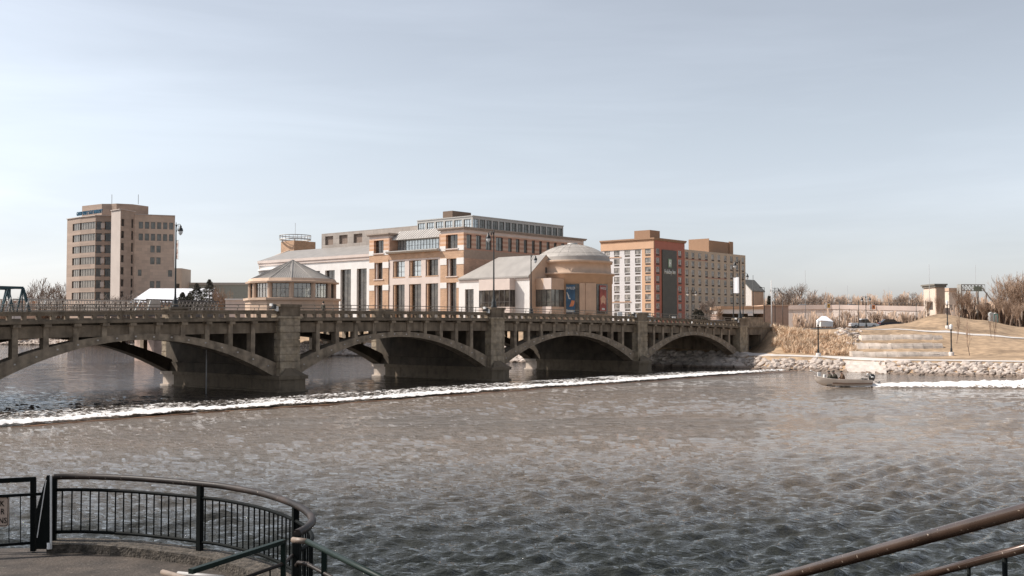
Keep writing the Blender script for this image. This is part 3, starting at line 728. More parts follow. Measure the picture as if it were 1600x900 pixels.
# right (corner) tower front and left tower front: openings by picture columns
def tower(b_r, b_l, label_b, wide):
    Wd = b_l-b_r
    mbp = MB(MO); mbb = MB(MO)
    # front faces -u; ex runs +v
    P = lambda z: (AM, b_r, z)
    ft = Wd*.30
    # lower peach part GZ..20.4, banded part 20.4..24
    holes = [(ft, Wd-ft*.95, 0, 14.1-GZ), (ft, Wd-ft*.95, 15.4-GZ, 18.9-GZ)]
    facade(mbp, P(GZ), EV, -EU, Wd, 20.6-GZ, holes, .9)
    h2 = (ft*.85, Wd-ft*.8, .35, 3.1)
    facade(mbb, P(20.6), EV, -EU, Wd, 3.4, [h2], .8)
    mbp.build('wall', M_peach, mus); mbb.build('wall', M_peachband, mus)
    gl = [M_glass, M_frame]
    win_obj(mus, MO, P(GZ), EV, -EU, holes[0], .85, gl, 2, 4); win_obj(mus, MO, P(GZ), EV, -EU, holes[1], .85, gl, 2, 2)
    win_obj(mus, MO, P(20.6), EV, -EU, h2, .75, gl, 2, 2)
    mb = MB(MO)                                               # white corner blocks and sills
    for z0, z1 in ((13.0, 14.15), (17.7, 19.0)):
        mb.box(AM-.07, AM+.1, b_r-.06, b_r+ft*.98, z0, z1); mb.box(AM-.07, AM+.1, b_l-ft*.93, b_l+.05, z0, z1)
    mb.box(AM-.07, AM+.1, b_r-.06, b_r+ft*.83, 20.5, 21.5); mb.box(AM-.07, AM+.1, b_l-ft*.78, b_l+.05, 20.5, 21.5)
    mb.build('quoin', M_white, mus)
    mb = MB(MO)
    mb.box(AM-.2, AM+.15, b_r+ft*.7, b_l-ft*.7, 20.7, 20.93); mb.box(AM-.15, AM+.15, b_r+ft*.8, b_l-ft*.8, 15.2, 15.38)
    # pale jamb column beside the deep windows
    mb.build('sill', M_pink, mus)
    for z0, z1 in ((GZ, 14.0), (15.42, 18.85)): mb = MB(MO); mb.box(AM+.25, AM+.75, b_l-ft*.93-.55, b_l-ft*.93-.1, z0, z1); mb.build('jamb', M_pink, mus)
    mb = MB(MO); mb.mi = 0; mb.box(AM, AM+8, b_r, b_l, 24.0, 24.62)
    mb.mi = 1; mb.box(AM-.35, AM+8.3, b_r-.35, b_l+.35, 24.62, 24.85); mb.box(AM-.5, AM+8.5, b_r-.5, b_l+.5, 24.85, Zt)
    mb.build('cornice', [M_pink, mat('cornice metal', (.33, .26, .21), .7)], mus)
tower(BM, bTR, 'r', 1); tower(bTL, bL, 'l', 1)
mb = MB(MO); mb.box(AM+.9, AM+8, bTL+.02, bTL+.3, GZ, 24); mb.box(AM, AM+8, bTL-.28, bTL-.02, 19.6, 24)       # tower side walls above the loggia
mb.box(AM+.0, AM+8, bTR+.02, bTR+.3, 19.6, 24); mb.box(AM+.9, AM+9, bL-.3, bL-.01, GZ, 24)
mb.build('wall', M_brown, mus)
# middle: three bays
Wd = bTL-bTR; colw = Wd*.10
bay = (Wd-4*colw*.75)/3
mid = MB(MO); holes_lo = []; holes_up = []
for k in range(3):
    x0 = colw*.5+(bay+colw*.85)*k; x1 = x0+bay
    holes_lo.append((x0, x1, 0, 14.1-GZ)); holes_up.append((x0+bay*.0, x1, 15.7-GZ, 19.0-GZ))
facade(mid, (AM+.15, bTR, GZ), EV, -EU, Wd, 19.4-GZ, holes_lo+holes_up, .8)
mid.build('wall', M_pink, mus)
mb = MB(MO); mb.box(AM+.02, AM+1.2, bTR+.03, bTL-.03, 19.4, 20.6); mb.build('wall', M_peach, mus)
mb = MB(MO)
for h in holes_lo+holes_up:
    b0, b1 = bTR+h[0], bTR+h[1]
    mb.box(AM+.35, AM+.8, b1-.5, b1-.12, h[2]+GZ, h[3]+GZ)
    if h in holes_up: mb.box(AM+.1, AM+.5, b0-.1, b1+.1, h[2]+GZ-.2, h[2]+GZ)
mb.build('pilaster', M_peach, mus)
for h in holes_lo: win_obj(mus, MO, (AM+.15, bTR, GZ), EV, -EU, h, .75, [M_glass, M_frame], 2, 4)
for i, h in enumerate(holes_up): win_obj(mus, MO, (AM+.15, bTR, GZ), EV, -EU, h, .75, [M_glassb if i > 0 else M_glass, M_frame], 2, 3)
mb = MB(MO); c = Vector((AM+1.1, bTR+(holes_up[1][0]+holes_up[1][1])/2, 17.3))     # ring seen in the middle window
mb.tube([c+Vector((0, .75*math.cos(t), 1.35*math.sin(t))) for t in np.linspace(0, 2*math.pi, 25)[:-1]], .14, 6, closed=True); mb.build('ring_ornament', M_frame, mus)
mb = MB(MO)                                                     # balcony cornice
mb.extr([(AM-1.0, bTR+.02, 20.9), (AM-.6, bTR+.02, 20.6), (AM+1.5, bTR+.02, 20.6), (AM+1.5, bTR+.02, 21.1), (AM-1.0, bTR+.02, 21.1)], (0, Wd-.04, 0)); mb.build('balcony', M_framel, mus)
lg = MB(MO); hl = (.2, Wd-.2, 0, 2.5)
facade(lg, (AM+2.2, bTR, 21.1), EV, -EU, Wd, 2.7, [hl], .3); lg.build('loggia_wall', M_framel, mus)
win_obj(mus, MO, (AM+2.2, bTR, 21.1), EV, -EU, hl, .25, [M_glassb, M_frame], 17, 2, .08)
mb = MB(MO)
mb.quad((AM+.6, bTR+.02, 23.7), (AM+.6, bTL-.02, 23.7), (AM+3.2, bTL-.02, 25.6), (AM+3.2, bTR+.02, 25.6)); mb.quad((AM+.6, bTR+.02, 23.55), (AM+.6, bTL-.02, 23.55), (AM+2.4, bTL-.02, 23.6), (AM+2.4, bTR+.02, 23.6)); mb.quad((AM+.6, bTR+.02, 23.55), (AM+.6, bTL-.02, 23.55), (AM+.6, bTL-.02, 23.7), (AM+.6, bTR+.02, 23.7))
k = 0
b = bTR+.3
while b < bTL-.2:
    mb.bar((AM+.57, b, 23.75), (AM+3.2, b, 25.66), .09, .09); b += .75
mb.build('metal_canopy', mat('ribbed canopy', (.50, .46, .42), .5, .08, .6), mus)
# right-hand long facade (in shade), facing -v
aE = fb(912, 400, BM)[0]; Lr = aE-AM
hw = []
xs_px = [(729, 737), (744, 752), (759, 768), (775, 786), (794, 800), (806, 812), (818.5, 824), (831, 836), (842.5, 847), (854, 859), (865.5, 870), (877, 882)]
for p0, p1 in xs_px:
    x0 = fb(p0, 380, BM)[0]-AM; x1 = fb(p1, 380, BM)[0]-AM; hw.append((x0, x1, .25, 3.05))
s1 = MB(MO); facade(s1, (AM, BM, GZ), EU, -EV, Lr, 18.9-GZ, [], .4); s1.build('wall', M_brown, mus)
s1 = MB(MO); facade(s1, (AM, BM, 18.9), EU, -EV, Lr, 1.7, [], .4); s1.build('wall', mat('brown band', (.40, .29, .22), .8, .08), mus)
s2 = MB(MO); facade(s2, (AM, BM, 20.6), EU, -EV, Lr, 3.4, hw, .35); s2.build('wall', M_redband, mus)
for h in hw: win_obj(mus, MO, (AM, BM, 20.6), EU, -EV, h, .3, [M_glassg, M_frame], 2, 2, .1)
mb = MB(MO); mb.mi = 0; mb.box(AM+8.52, aE, BM, BM+.4, 24.0, 24.62); mb.mi = 1; mb.box(AM+8.52, aE+.4, BM-.35, BM+.8, 24.62, 24.85); mb.box(AM+8.52, aE+.6, BM-.5, BM+.9, 24.85, Zt)
mb.build('cornice', [M_pink, MATS['cornice metal']], mus)
mb = MB(MO); mb.box(AM+2.3, aE, BM+.45, bL-.35, 23.5, 24.6); mb.box(aE-.3, aE, BM+.02, bL, GZ, 24.0); mb.box(AM+9, aE, bL-.32, bL-.02, 20, 24); mb.build('roof', M_framel, mus)
# rooftop glazed gallery
aP, bP = AM+8.5, BM+5.5; bP2 = fa(652, 350, aP)[0]; aP2 = fb(880, 350, bP)[0]
gm = MB(MO)
nl = 6; hl = [((bP2-bP)*k/nl+.35, (bP2-bP)*(k+1)/nl-.2, 1.0, 3.1) for k in range(nl)]
nr = 15; hr = [((aP2-aP)*k/nr+.2, (aP2-aP)*(k+1)/nr-.2, 1.0, 3.1) for k in range(nr)]
facade(gm, (aP, bP, 24.6), EV, -EU, bP2-bP, 3.6, hl, .25); facade(gm, (aP, bP, 24.6), EU, -EV, aP2-aP, 3.6, hr, .25)
gm.box(aP+.3, aP2, bP+.3, bP2, 27.9, 28.2); gm.box(aP2-.3, aP2, bP, bP2, 24.6, 28.2); gm.box(aP-.12, aP2+.1, bP-.12, bP+.25, 28.2, 28.4); gm.box(aP-.12, aP+.25, bP+.25, bP2, 28.2, 28.4)
gm.build('rooftop_gallery', M_framel, mus)
for i, h in enumerate(hl): win_obj(mus, MO, (aP, bP, 24.6), EV, -EU, h, .2, [M_glassb, M_frame], 3, 2, .08)
for i, h in enumerate(hr): win_obj(mus, MO, (aP, bP, 24.6), EU, -EV, h, .2, [M_glassg if i > 0 else M_glassb, M_frame], 3, 2, .08)
mb = MB(MO); a1 = AM+14; b1_ = fa(707, 330, a1)[0]; b2_ = fa(692, 330, a1)[0]; a2_ = fb(736, 330, b1_)[0]
mb.box(a1, a2_, b1_, b2_, 28.2, 30.6); mb.build('lift_housing', mat('dark brown cladding', (.17, .115, .08), .8), mus)

# white wing to the left
AW = AM+1.6; bW0 = bL+.02; bW1 = fa(406, 430, AW)[0]; ZW = 21.1
wing = empty('white_museum_wing', 'long white wing with tall dark windows and grey sloping roof, left of the towers', 'museum wing', W(AW, bW0, GZ), ANG)
WO = (AW, bW0, GZ); Lw = bW1-bW0
hs_ = []
for p0, p1, ytop in ((573, 557.5, 412), (548.5, 532, 413), (523, 508, 414.5), (500, 487, 416), (478, 466, 418), (456, 445, 419), (436, 427, 421)):
    x0 = fa(p0, ytop, AW)[0]-bW0; x1, zt_ = fa(p1, ytop, AW); hs_.append((x0, x1-bW0, 0, 18.0-GZ))
m1 = MB(WO); facade(m1, (AW, bW0, GZ), EV, -EU, Lw, 19.9-GZ, hs_, .7); m1.build('wall', M_white, wing)
for h in hs_: win_obj(wing, WO, (AW, bW0, GZ), EV, -EU, h, .65, [M_glass, M_frame], 2, 5, .1, bars=[.3, .47, .52, .8])
m1 = MB(WO); m1.box(AW-.25, AW+1, bW0, bW1+.3, 19.9, 20.5); m1.box(AW-.45, AW+1, bW0, bW1+.4, 20.5, ZW); m1.build('eave', M_pink, wing)
m1 = MB(WO); m1.extr([(AW-.4, bW0, ZW+.01), (AW+8.5, bW0, 24.0), (AW+8.5, bW0, 19), (AW+.5, bW0, 19)], (0, Lw, 0)); m1.build('roof', M_roof, wing)
m1 = MB(WO); m1.box(AW+.02, AW+9, bW1-.01, bW1+.35, GZ, 19.88); m1.extr([(AW-.3, bW1+.0, 20.8), (AW+8.8, bW1, 24.3), (AW+8.8, bW1, 23.9), (AW-.3, bW1, 20.4)], (0, .5, 0)); m1.build('end_wall', M_tanst, wing)
m1 = MB(WO); aC = AW+14; bc1 = fa(426, 385, aC)[0]; bc0 = fa(459, 385, aC)[0]; ac2 = fb(494, 385, fa(460, 385, aC)[0])[0]
bc1 = fa(439, 385, aC)[0]; bc0 = fa(459.5, 385, aC)[0]; ac2 = fb(493, 385, bc0)[0]
m1.mi = 0; m1.box(aC, ac2, bc0, bc1, 19, 27.2); m1.build('brick_stair_tower', M_peach, wing)
m1 = MB(WO); cc = ((aC+ac2)/2-1, (bc0+bc1)/2, 27.2); rr_ = 4.0
m1.lathe([(rr_, .35), (rr_, .62), (rr_-.3, .62), (rr_-.3, .35), (rr_, .35)], cc, 28)
for t in np.linspace(0, 2*math.pi, 25)[:-1]: m1.tube([(cc[0]+rr_*math.cos(t), cc[1]+rr_*math.sin(t), 27.8), (cc[0]+rr_*math.cos(t), cc[1]+rr_*math.sin(t), 28.7)], .06, 4)
for t in (.8, 2.4, 4, 5.6): m1.tube([(cc[0]+rr_*.8*math.cos(t), cc[1]+rr_*.8*math.sin(t), 26.9), (cc[0]+rr_*.8*math.cos(t), cc[1]+rr_*.8*math.sin(t), 27.6)], .15, 5)
m1.lathe([(rr_, 1.4), (rr_+.06, 1.5), (rr_, 1.6)], cc, 28); m1.tube([(cc[0], cc[1], 27.5), (cc[0], cc[1], 32)], .045, 5)
m1.build('roof_ring', M_framel, wing)
aK = AW+10; bk1 = fa(503, 380, aK)[0]; m1 = MB(WO)
hk = [(fa(p0, 372, aK)[0]-(bL-6), fa(p1, 372, aK)[0]-(bL-6), 2.9, 5.0) for p0, p1 in ((566, 552.5), (543, 530), (520.5, 508))]
facade(m1, (aK, bL-6, 22), EV, -EU, bk1-bL+6, 5.7, hk, .5); m1.box(aK+.6, aK+22, bL-6, bk1, 27.4, 27.71); m1.box(aK, aK+22, bk1-.1, bk1+.15, 22, 27.7); m1.build('plant_room', mat('grey brown panels', (.40, .345, .30), .8, .1, .6, brick=(2.4, 1.2, .03)), wing)
for h in hk:
    m1 = MB(WO); m1.quad((aK+.45, bL-6+h[0], 22+h[2]), (aK+.45, bL-6+h[1], 22+h[2]), (aK+.45, bL-6+h[1], 22+h[3]), (aK+.45, bL-6+h[0], 22+h[3])); m1.build('louvre', mat('louvre brown', (.22, .16, .125), .8), wing)

# round bay near its left end
m1 = MB(WO); bcx = fa(424, 430, AW)[0]; m1.lathe([(3.1, GZ), (3.1, 15.3), (3.25, 15.3), (3.25, 16.2), (3.1, 16.2), (3.1, 18.4), (3.3, 18.4), (3.3, 18.8), (.01, 18.9)], (AW+.2, bcx, 0), 24)
m1.build('round_bay', M_white, wing)
m1 = MB(WO)
for t in (-2.2, -1.5): m1.bar((AW+.2+3.3*math.cos(t-.5), bcx+3.3*math.sin(t-.5), 16.2), (AW+.2+3.3*math.cos(t-.5), bcx+3.3*math.sin(t-.5), 17.9), 1.3)
m1.build('window', M_glass, wing)

# gabled wing
GA, GB = AM-1.4, fb(828, 430, 129.8)[1]
GB = 129.8
gab = empty('gabled_hall', 'low white hall with a shaded brown gable end and boxy corner bay windows', 'hall', W(GA, GB, GZ), ANG)
GO = (GA, GB, GZ)
Lg = BM-.05-GB; ZG = 14.9
def gx(px): return fa(px, 450, GA)[0]-GB
hg = [(gx(740), gx(726.5), 0, 12.6-GZ)]
ba0, ba1 = gx(805)+.0, gx(757)
m1 = MB(GO); facade(m1, (GA, GB, GZ), EV, -EU, Lg, ZG-GZ, hg, .5); m1.build('wall', M_white, gab)
win_obj(gab, GO, (GA, GB, GZ), EV, -EU, hg[0], .45, [M_glass, M_frame], 2, 4, .1)
aGe = fb(880, 430, GB)[0]; ridge = (GA+aGe)/2-.2; zr = 18.8
m1 = MB(GO); m1.extr([(GA+.02, GB+.3, GZ), (GA+.02, GB+.3, ZG), (ridge, GB+.3, zr), (aGe, GB+.3, ZG), (aGe, GB+.3, GZ)], (0, -.295, 0)); m1.build('gable_wall', M_tanst, gab)
m1 = MB(GO); m1.box(ridge-.25, ridge+.35, GB-.03, GB+.1, 15.4, 16.5); m1.build('vent', M_frame, gab)
m1 = MB(GO)
bq = fa(779, 405, ridge)[0]
m1.poly([(GA-.35, GB-.05, ZG-.15), (GA-.35, GB+Lg, ZG-.15), (ridge, bq, zr+.12), (ridge, GB-.05, zr+.12)]); m1.poly([(aGe+.2, GB-.05, ZG-.15), (aGe+.2, GB+Lg, ZG-.15), (ridge, bq, zr+.12), (ridge, GB-.05, zr+.12)]); m1.poly([(GA-.35, GB+Lg, ZG-.15), (ridge, bq, zr+.12), (aGe+.2, GB+Lg, ZG-.15)])
m1.quad((GA-.35, GB-.05, ZG-.15), (GA-.35, GB+Lg, ZG-.15), (GA-.35, GB+Lg, ZG-.45), (GA-.35, GB-.05, ZG-.45)); m1.quad((GA-.35, GB-.05, ZG-.45), (GA-.35, GB+Lg, ZG-.45), (GA+.3, GB+Lg, ZG-.45), (GA+.3, GB-.05, ZG-.45))
m1.build('roof', M_roof, gab)
m1 = MB(GO); m1.box(GA-.12, GA, GB, GB+Lg, ZG-.9, ZG-.55); m1.build('string_course', M_pink, gab)
def bay_box(a0, a1, b0, b1, nm_l, faces):
    """projecting bay: stone bands with glass between"""
    m1 = MB(GO)
    for z0, z1, q in ((12.2, ZG-.62, 0), (7.6, 9.0, 0), (GZ, 7.59, .25)): m1 = MB(GO); m1.box(a0+q, a1, b0+q, b1, z0, z1); m1.build('bay_panel', nm_l, gab)
    m1 = MB(GO); m1.mi = 0; m1.box(a0+.12, a1-.03, b0+.12, b1-.03, 9.0, 12.2)
    m1.mi = 1
    n1 = max(2, int((b1-b0)/1.2)); n2 = max(2, int((a1-a0)/1.0))
    for k in range(n1+1): b = lerp(b0+.06, b1-.06, k/n1); m1.box(a0+.02, a0+.12, b-.05, b+.05, 9.0, 12.2)
    for k in range(1, n2+1): a = lerp(a0+.06, a1-.06, k/n2); m1.box(a-.05, a+.05, b0+.02, b0+.12, 9.0, 12.2)
    m1.box(a0+.03, a0+.115, b0+.03, b1-.03, 9.9, 9.98); m1.box(a0+.13, a1-.03, b0+.03, b0+.115, 9.9, 9.98)
    m1.build('bay_window', [M_glassg if faces else M_glass, M_frame], gab)
bay_box(GA-1.6, GA-.02, GB+ba0, GB+ba1, M_pink, 0)
c0 = fb(837, 450, GB)[0]
bay_box(c0, c0+3.9, GB-3.7, GB-.02, M_tanst, 1)
m1 = MB(GO); m1.box(c0-.03, c0+.15, GB-3.73, GB-1.6, 7.62, 9.02); m1.box(c0-.03, c0+.15, GB-3.73, GB-1.9, 12.22, ZG-.6); m1.build('sunlit_patch', M_pink, gab)  # pink patches paint the sun on the outer part of the bay bands

# domed rotunda
RC = (167.6, 129.6); rot = empty('domed_rotunda', 'round brown rotunda with a shallow metal dome beside the gable', 'rotunda', W(RC[0], RC[1], GZ), ANG)
m1 = MB((0, 0, GZ)); m1.lathe([(7.65, GZ), (7.65, 13.6), (7.8, 13.6), (7.8, 15.1), (8.15, 15.1), (8.25, 15.45), (7.5, 15.5), (7.4, 17.3), (7.7, 17.35), (7.85, 17.85), (7.3, 17.9)], n=72)
m1.build('drum', M_tanst, rot)
dz_q = lambda r: 18.6+math.sqrt(10.95**2-r*r)-8.25
m1 = MB((0, 0, GZ)); pr = [(7.3, 17.88), (7.15, 18.55)]+[(r_q, dz_q(r_q)) for r_q in (7.15, 6.8, 6.3, 5.6, 4.8, 3.9, 3.0, 2.0, 1.0, .01)]
m1.lathe(pr, n=48); m1.build('dome', M_dome, rot)
m1 = MB((0, 0, GZ))
for k in range(24):
    t = 2*math.pi*k/24; m1.tube([(q*math.cos(t), q*math.sin(t), dz_q(q)+.02) for q in (7.1, 6, 5, 4, 3, 2, 1)], .018, 4)
for p in (6.2, 4.2): m1.tube([(p*math.cos(t), p*math.sin(t), dz_q(p)+.02) for t in np.linspace(0, 2*math.pi, 61)[:-1]], .015, 4, closed=True)
m1.build('dome_seam', M_dome, rot)
m1 = MB((0, 0, GZ)); m1.lathe([(1.0, 21.2), (1.0, 21.55), (.01, 21.6)], n=16); m1.build('dome_cap', M_framel, rot)
# dark window recesses and the two posters
def rot_ang(px):
    best = None
    for t in np.linspace(-3.1, 0.3, 1200):
        p = W(RC[0]+7.65*math.cos(t), RC[1]+7.65*math.sin(t)); q = 800+F*p.x/p.y
        if p.y > W(*RC).y+3: continue
        if best is None or abs(q-px) < best[0]: best = (abs(q-px), t)
    return best[1]
def curved(px0, px1, r, z0, z1, mats, name, parent, n=8, mi=None):
    t0, t1 = rot_ang(px0), rot_ang(px1); m1 = MB((0, 0, GZ))
    for i in range(n):
        a, b = lerp(t0, t1, i/n), lerp(t0, t1, (i+1)/n)
        P = lambda t, z, rr: (rr*math.cos(t), rr*math.sin(t), z)
        for rr in (r, ): m1.quad(P(a, z0, rr), P(b, z0, rr), P(b, z1, rr), P(a, z1, rr))
        m1.quad(P(a, z0, r), P(b, z0, r), P(b, z0, 7.6), P(a, z0, 7.6)); m1.quad(P(a, z1, r), P(b, z1, r), P(b, z1, 7.6), P(a, z1, 7.6))
    for t in (t0, t1): m1.quad(P(t, z0, r), P(t, z1, r), P(t, z1, 7.6), P(t, z0, 7.6))
    return m1.build(name, mats, parent)
for p0, p1 in ((884.5, 905), (932, 949)): curved(p0, p1, 7.72, 7.6, 13.3, M_glass, 'window', rot)
for p0, p1 in ((905.5, 914), (914.8, 931)): curved(p0, p1, 7.78, GZ, 13.5, M_tanst, 'pilaster', rot)
def text_mesh(s, size, depth, m, name, parent, mtx):
    cu = bpy.data.curves.new('t', 'FONT'); cu.body = s; cu.size = size; cu.extrude = depth; cu.align_x = 'CENTER'; cu.resolution_u = 2
    to = bpy.data.objects.new('t', cu); col.objects.link(to)
    dg = bpy.context.evaluated_depsgraph_get(); me = bpy.data.meshes.new_from_object(to.evaluated_get(dg)); me.name = name
    bpy.data.objects.remove(to); me.materials.clear(); me.materials.append(m); me.transform(mtx)
    o = bpy.data.objects.new(name, me); col.objects.link(o); o.parent = parent; return o
def poster(p0, p1, z0, z1, basec, label, kind):
    t0, t1 = rot_ang(p0), rot_ang(p1); r = 7.85; a = Vector((RC[0]+r*math.cos(t0), RC[1]+r*math.sin(t0), 0)); b = Vector((RC[0]+r*math.cos(t1), RC[1]+r*math.sin(t1), 0))
    wa, wb_ = W(a.x, a.y), W(b.x, b.y); d = wb_-wa; L = d.length; rz = math.atan2(d.y, d.x)
    root = empty('poster', label, 'poster', (wa.x, wa.y, z0), rz, 'posters on the rotunda'); H = z1-z0
    m1 = MB(); m1.box(0, L, -.03, .03, 0, H); m1.build('poster_sheet', mat('poster '+kind, basec, .6, .12, .8, c2=tuple(x*.6 for x in basec), ss=.6), root)
    def blob(pts, c, nm):
        m1 = MB(); m1.extr([(x*L, -.045, z*H) for x, z in pts], (0, .01, 0)); m1.build('printed_shape', mat('print '+nm, c, .6), root)
    if kind == 'blue':
        blob([(.05, .72), (.12, .74), (.35, .6), (.3, .54), (.5, .52), (.45, .47), (.25, .5), (.2, .58)], (.6, .62, .6), 'white')
        blob([(.35, .2), (.5, .32), (.6, .44), (.95, .42), (.9, .3), (.8, .22)], (.6, .22, .1), 'orange')
        blob([(.0, .02), (.9, .02), (.95, .08), (.5, .06), (.0, .11)], (.6, .62, .6), 'white')
    else:
        blob([(.2, .25), (.45, .35), (.8, .26), (.9, .5), (.6, .62), (.4, .6), (.1, .5)], (.62, .36, .24), 'tan')
        blob([(.3, .05), (.75, .05), (.75, .12), (.3, .13)], (.6, .6, .56), 'white2')
    text_mesh('WILD', H*.135, .01, mat('print letters', (.75, .74, .72), .6), 'lettering', root, Matrix.Translation((L/2, -.06, H*.84)) @ Matrix.Rotation(R(90), 4, 'X'))
poster(885, 898.5, 8.0, 13.1, (.045, .12, .22), 'tall blue poster headed WILD with an orange shape, left one on the rotunda', 'blue')
poster(936, 946, 8.2, 13.1, (.38, .09, .07), 'tall red poster headed WILD with a tan shape, right one on the rotunda', 'red')

# ---------------------------------------------------------------- carousel pavilion
cz = 196.0; pc = at(457, 450, cz); pav = empty('polygonal_pavilion', 'twelve-sided glazed pavilion with a pointed ribbed metal roof by the far bank', 'pavilion', (pc.x, pc.y, 2), 0)
n12 = 12; off = R(10); K = 1/math.cos(math.pi/12)
def ring(r, z): return [(r*math.cos(off+2*math.pi*k/12), r*math.sin(off+2*math.pi*k/12), z) for k in range(12)]
def lofts(m1, prof):
    rs_ = [[m1.P(p) for p in ring(r, z)] for r, z in prof]
    for i in range(len(rs_)-1):
        for k in range(12): m1.face([rs_[i][k], rs_[i][(k+1) % 12], rs_[i+1][(k+1) % 12], rs_[i+1][k]])
m1 = MB((0, 0, 2)); lofts(m1, [(8.3, 5.0), (8.3, 9.9), (8.65, 9.9), (8.65, 10.3), (8.0, 10.35), (.1, 10.4)]); m1.build('base_wall', M_tanst, pav)
m1 = MB((0, 0, 2)); lofts(m1, [(7.7, 12.9), (8.25, 12.95), (8.3, 13.25), (7.9, 13.3), (7.6, 13.8), (7.55, 13.8)]); m1.build('cornice', M_tanst, pav)
m1 = MB((0, 0, 2)); lofts(m1, [(7.65, 13.6), (.35, 17.1), (.3, 17.3), (.01, 17.4)]); m1.build('roof', M_roof, pav)
m1 = MB((0, 0, 2))
for k in range(12):
    p, q = Vector(ring(7.66, 13.6)[k]), Vector(ring(7.66, 13.6)[(k+1) % 12]); top = Vector(ring(.35, 17.1)[k]); top2 = Vector(ring(.35, 17.1)[(k+1) % 12])
    m1.bar(p+Vector((0, 0, .04)), top+Vector((0, 0, .04)), .12)
    for j in range(1, 9):
        t = j/9; e = p.lerp(q, t); inner = top.lerp(top2, t); f_ = abs(t-.5)*2
        m1.bar(e+Vector((0, 0, .02)), e.lerp(inner, 1-f_*.75 if f_ > .15 else .95)+Vector((0, 0, .03)), .05)
m1.build('roof_rib', M_roof, pav)
for k in range(12):
    p = Vector(ring(7.5, 0)[k]); m1 = MB((0, 0, 2)); t = math.atan2(p.y, p.x)
    m1.lathe([(.42, 10.35), (.42, 12.92)], (p.x*.985, p.y*.985, 0), 8, smooth=False); m1.build('column', M_tanst, pav)
    q = Vector(ring(7.5, 0)[(k+1) % 12]); ex = (q-p).normalized(); en = Vector((p+q)).normalized(); Lq = (q-p).length
    m1 = MB((0, 0, 2)); window_mesh(m1, (p.x, p.y, 10.38), tuple(ex), tuple(en), (.4, Lq-.4, 0, 2.52), .2, 4, 2, .09, bars=[.6])
    mm = bpy.data.materials.get('pavilion glass')
    if not mm:
        mm = bpy.data.materials.new('pavilion glass'); mm.use_nodes = True; nd = mm.node_tree.nodes; lk = mm.node_tree.links
        tr = nd.new('ShaderNodeBsdfTransparent'); tr.inputs[0].default_value = (.6, .6, .56, 1); gl_ = nd.new('ShaderNodeBsdfGlossy'); gl_.inputs['Roughness'].default_value = .05; mx = nd.new('ShaderNodeMixShader'); mx.inputs[0].default_value = .25
        lk.new(tr.outputs[0], mx.inputs[1]); lk.new(gl_.outputs[0], mx.inputs[2]); lk.new(mx.outputs[0], nd['Material Output'].inputs[0])
    m1.build('window', [mm, M_frame], pav)
m1 = MB((0, 0, 2))
for k in range(12): p = ring(6.8, 0)[k]; m1.tube([(p[0], p[1], -2), (p[0], p[1], 5.2)], .35, 8)
m1.lathe([(8.3, 5.0), (.01, 5.0)], n=12); m1.build('stilts', M_conc2, pav)
car = MB((0, 0, 2)); random.seed(9)
car.mi = 0; car.lathe([(1.3, 10.4), (1.3, 12.4), (4.8, 12.4), (4.8, 12.9), (1.0, 12.95)], n=16)
car.mi = 1
for k in range(14): t = k*.449; car.tube([(4*math.cos(t), 4*math.sin(t), 10.4), (4*math.cos(t), 4*math.sin(t), 12.4)], .05, 4); car.lathe([(.01, -.4), (.3, -.2), (.35, .1), (.2, .4), (.01, .5)], (4*math.cos(t), 4*math.sin(t), 11.4), 6)
co = car.build('carousel', [mat('carousel gold', (.45, .27, .13), .5, .2), mat('carousel figures', (.5, .35, .25), .5, .4, 3)]); co.location = (pc.x, pc.y, 2); tag(co, 'gold and tan carousel inside the twelve-sided pavilion', 'carousel')
# ---------------------------------------------------------------- office tower on the left
M_tw = mat('rosy brick', (.43, .32, .25), .8, .06, .25, brick=(2.0, .9, .012))
M_tw2 = mat('pale slab', (.52, .44, .385), .8, .05, .3)
def XY(px, Z): return Vector(((px-800)/F*Z, Z, 0))
tow = empty('office_tower', 'tall brick office tower with ribbon windows and blue rooftop lettering, far left', 'office tower', XY(150, 325), 0)
TO = tuple(XY(150, 325)); zb_ = 4.0; zr_ = 38.6
def wallseg(p, q, z0, z1, holes, m, wins=(), depth=.35, nxz=None, glass=None, fw=.1, inset=None):
    d = (q-p); L = d.length; ex = d.normalized(); en = Vector((ex.y, -ex.x, 0))
    if en.y > 0: en = -en
    mb = MB(TO); facade(mb, (p.x, p.y, z0), ex, en, L, z1-z0, holes, depth); mb.build('wall', m, tow)
    for h in holes:
        nx_, nz_ = nxz(h) if nxz else (1, 1)
        win_obj(tow, TO, (p.x, p.y, z0), ex, en, h, depth-.03, [glass or M_glassg, M_frame], nx_, nz_, fw)
def rows(n_=8): return [(36.9-3.52*k-2.15, 36.9-3.52*k) for k in range(n_)]
P0, P1, P2, P3, P4, P5, P6 = XY(103, 336), XY(123, 330), XY(147.5, 325), XY(172, 325.5), XY(172, 319), XY(186.5, 315), XY(209, 322)
P7 = XY(272, 326)
RW = rows()
L01 = (P1-P0).length
wallseg(P0, P1, zb_, zr_, [(L01*.44, L01, a-zb_, b-zb_) for a, b in RW], M_tw, nxz=lambda h: (3, 1), glass=mat('bronze grey glass', (.17, .15, .13), .1, .2, .6, metal=.4))
L12 = (P2-P1).length
wallseg(P1, P2, zb_, zr_, [(0, L12-.05, a-zb_, b-zb_) for a, b in RW], M_tw, nxz=lambda h: (6, 1), glass=MATS['bronze grey glass'])
L23 = (P3-P2).length
wallseg(P2, P3, zb_, zr_, [(.02, L23*.40, a-zb_-.3, b-zb_) for a, b in RW]+[(L23*.58, L23-.05, a-zb_-.3, b-zb_) for a, b in RW], M_tw, nxz=lambda h: (2, 1), glass=M_glass)
mb = MB(TO); c = P2.lerp(P3, .49)
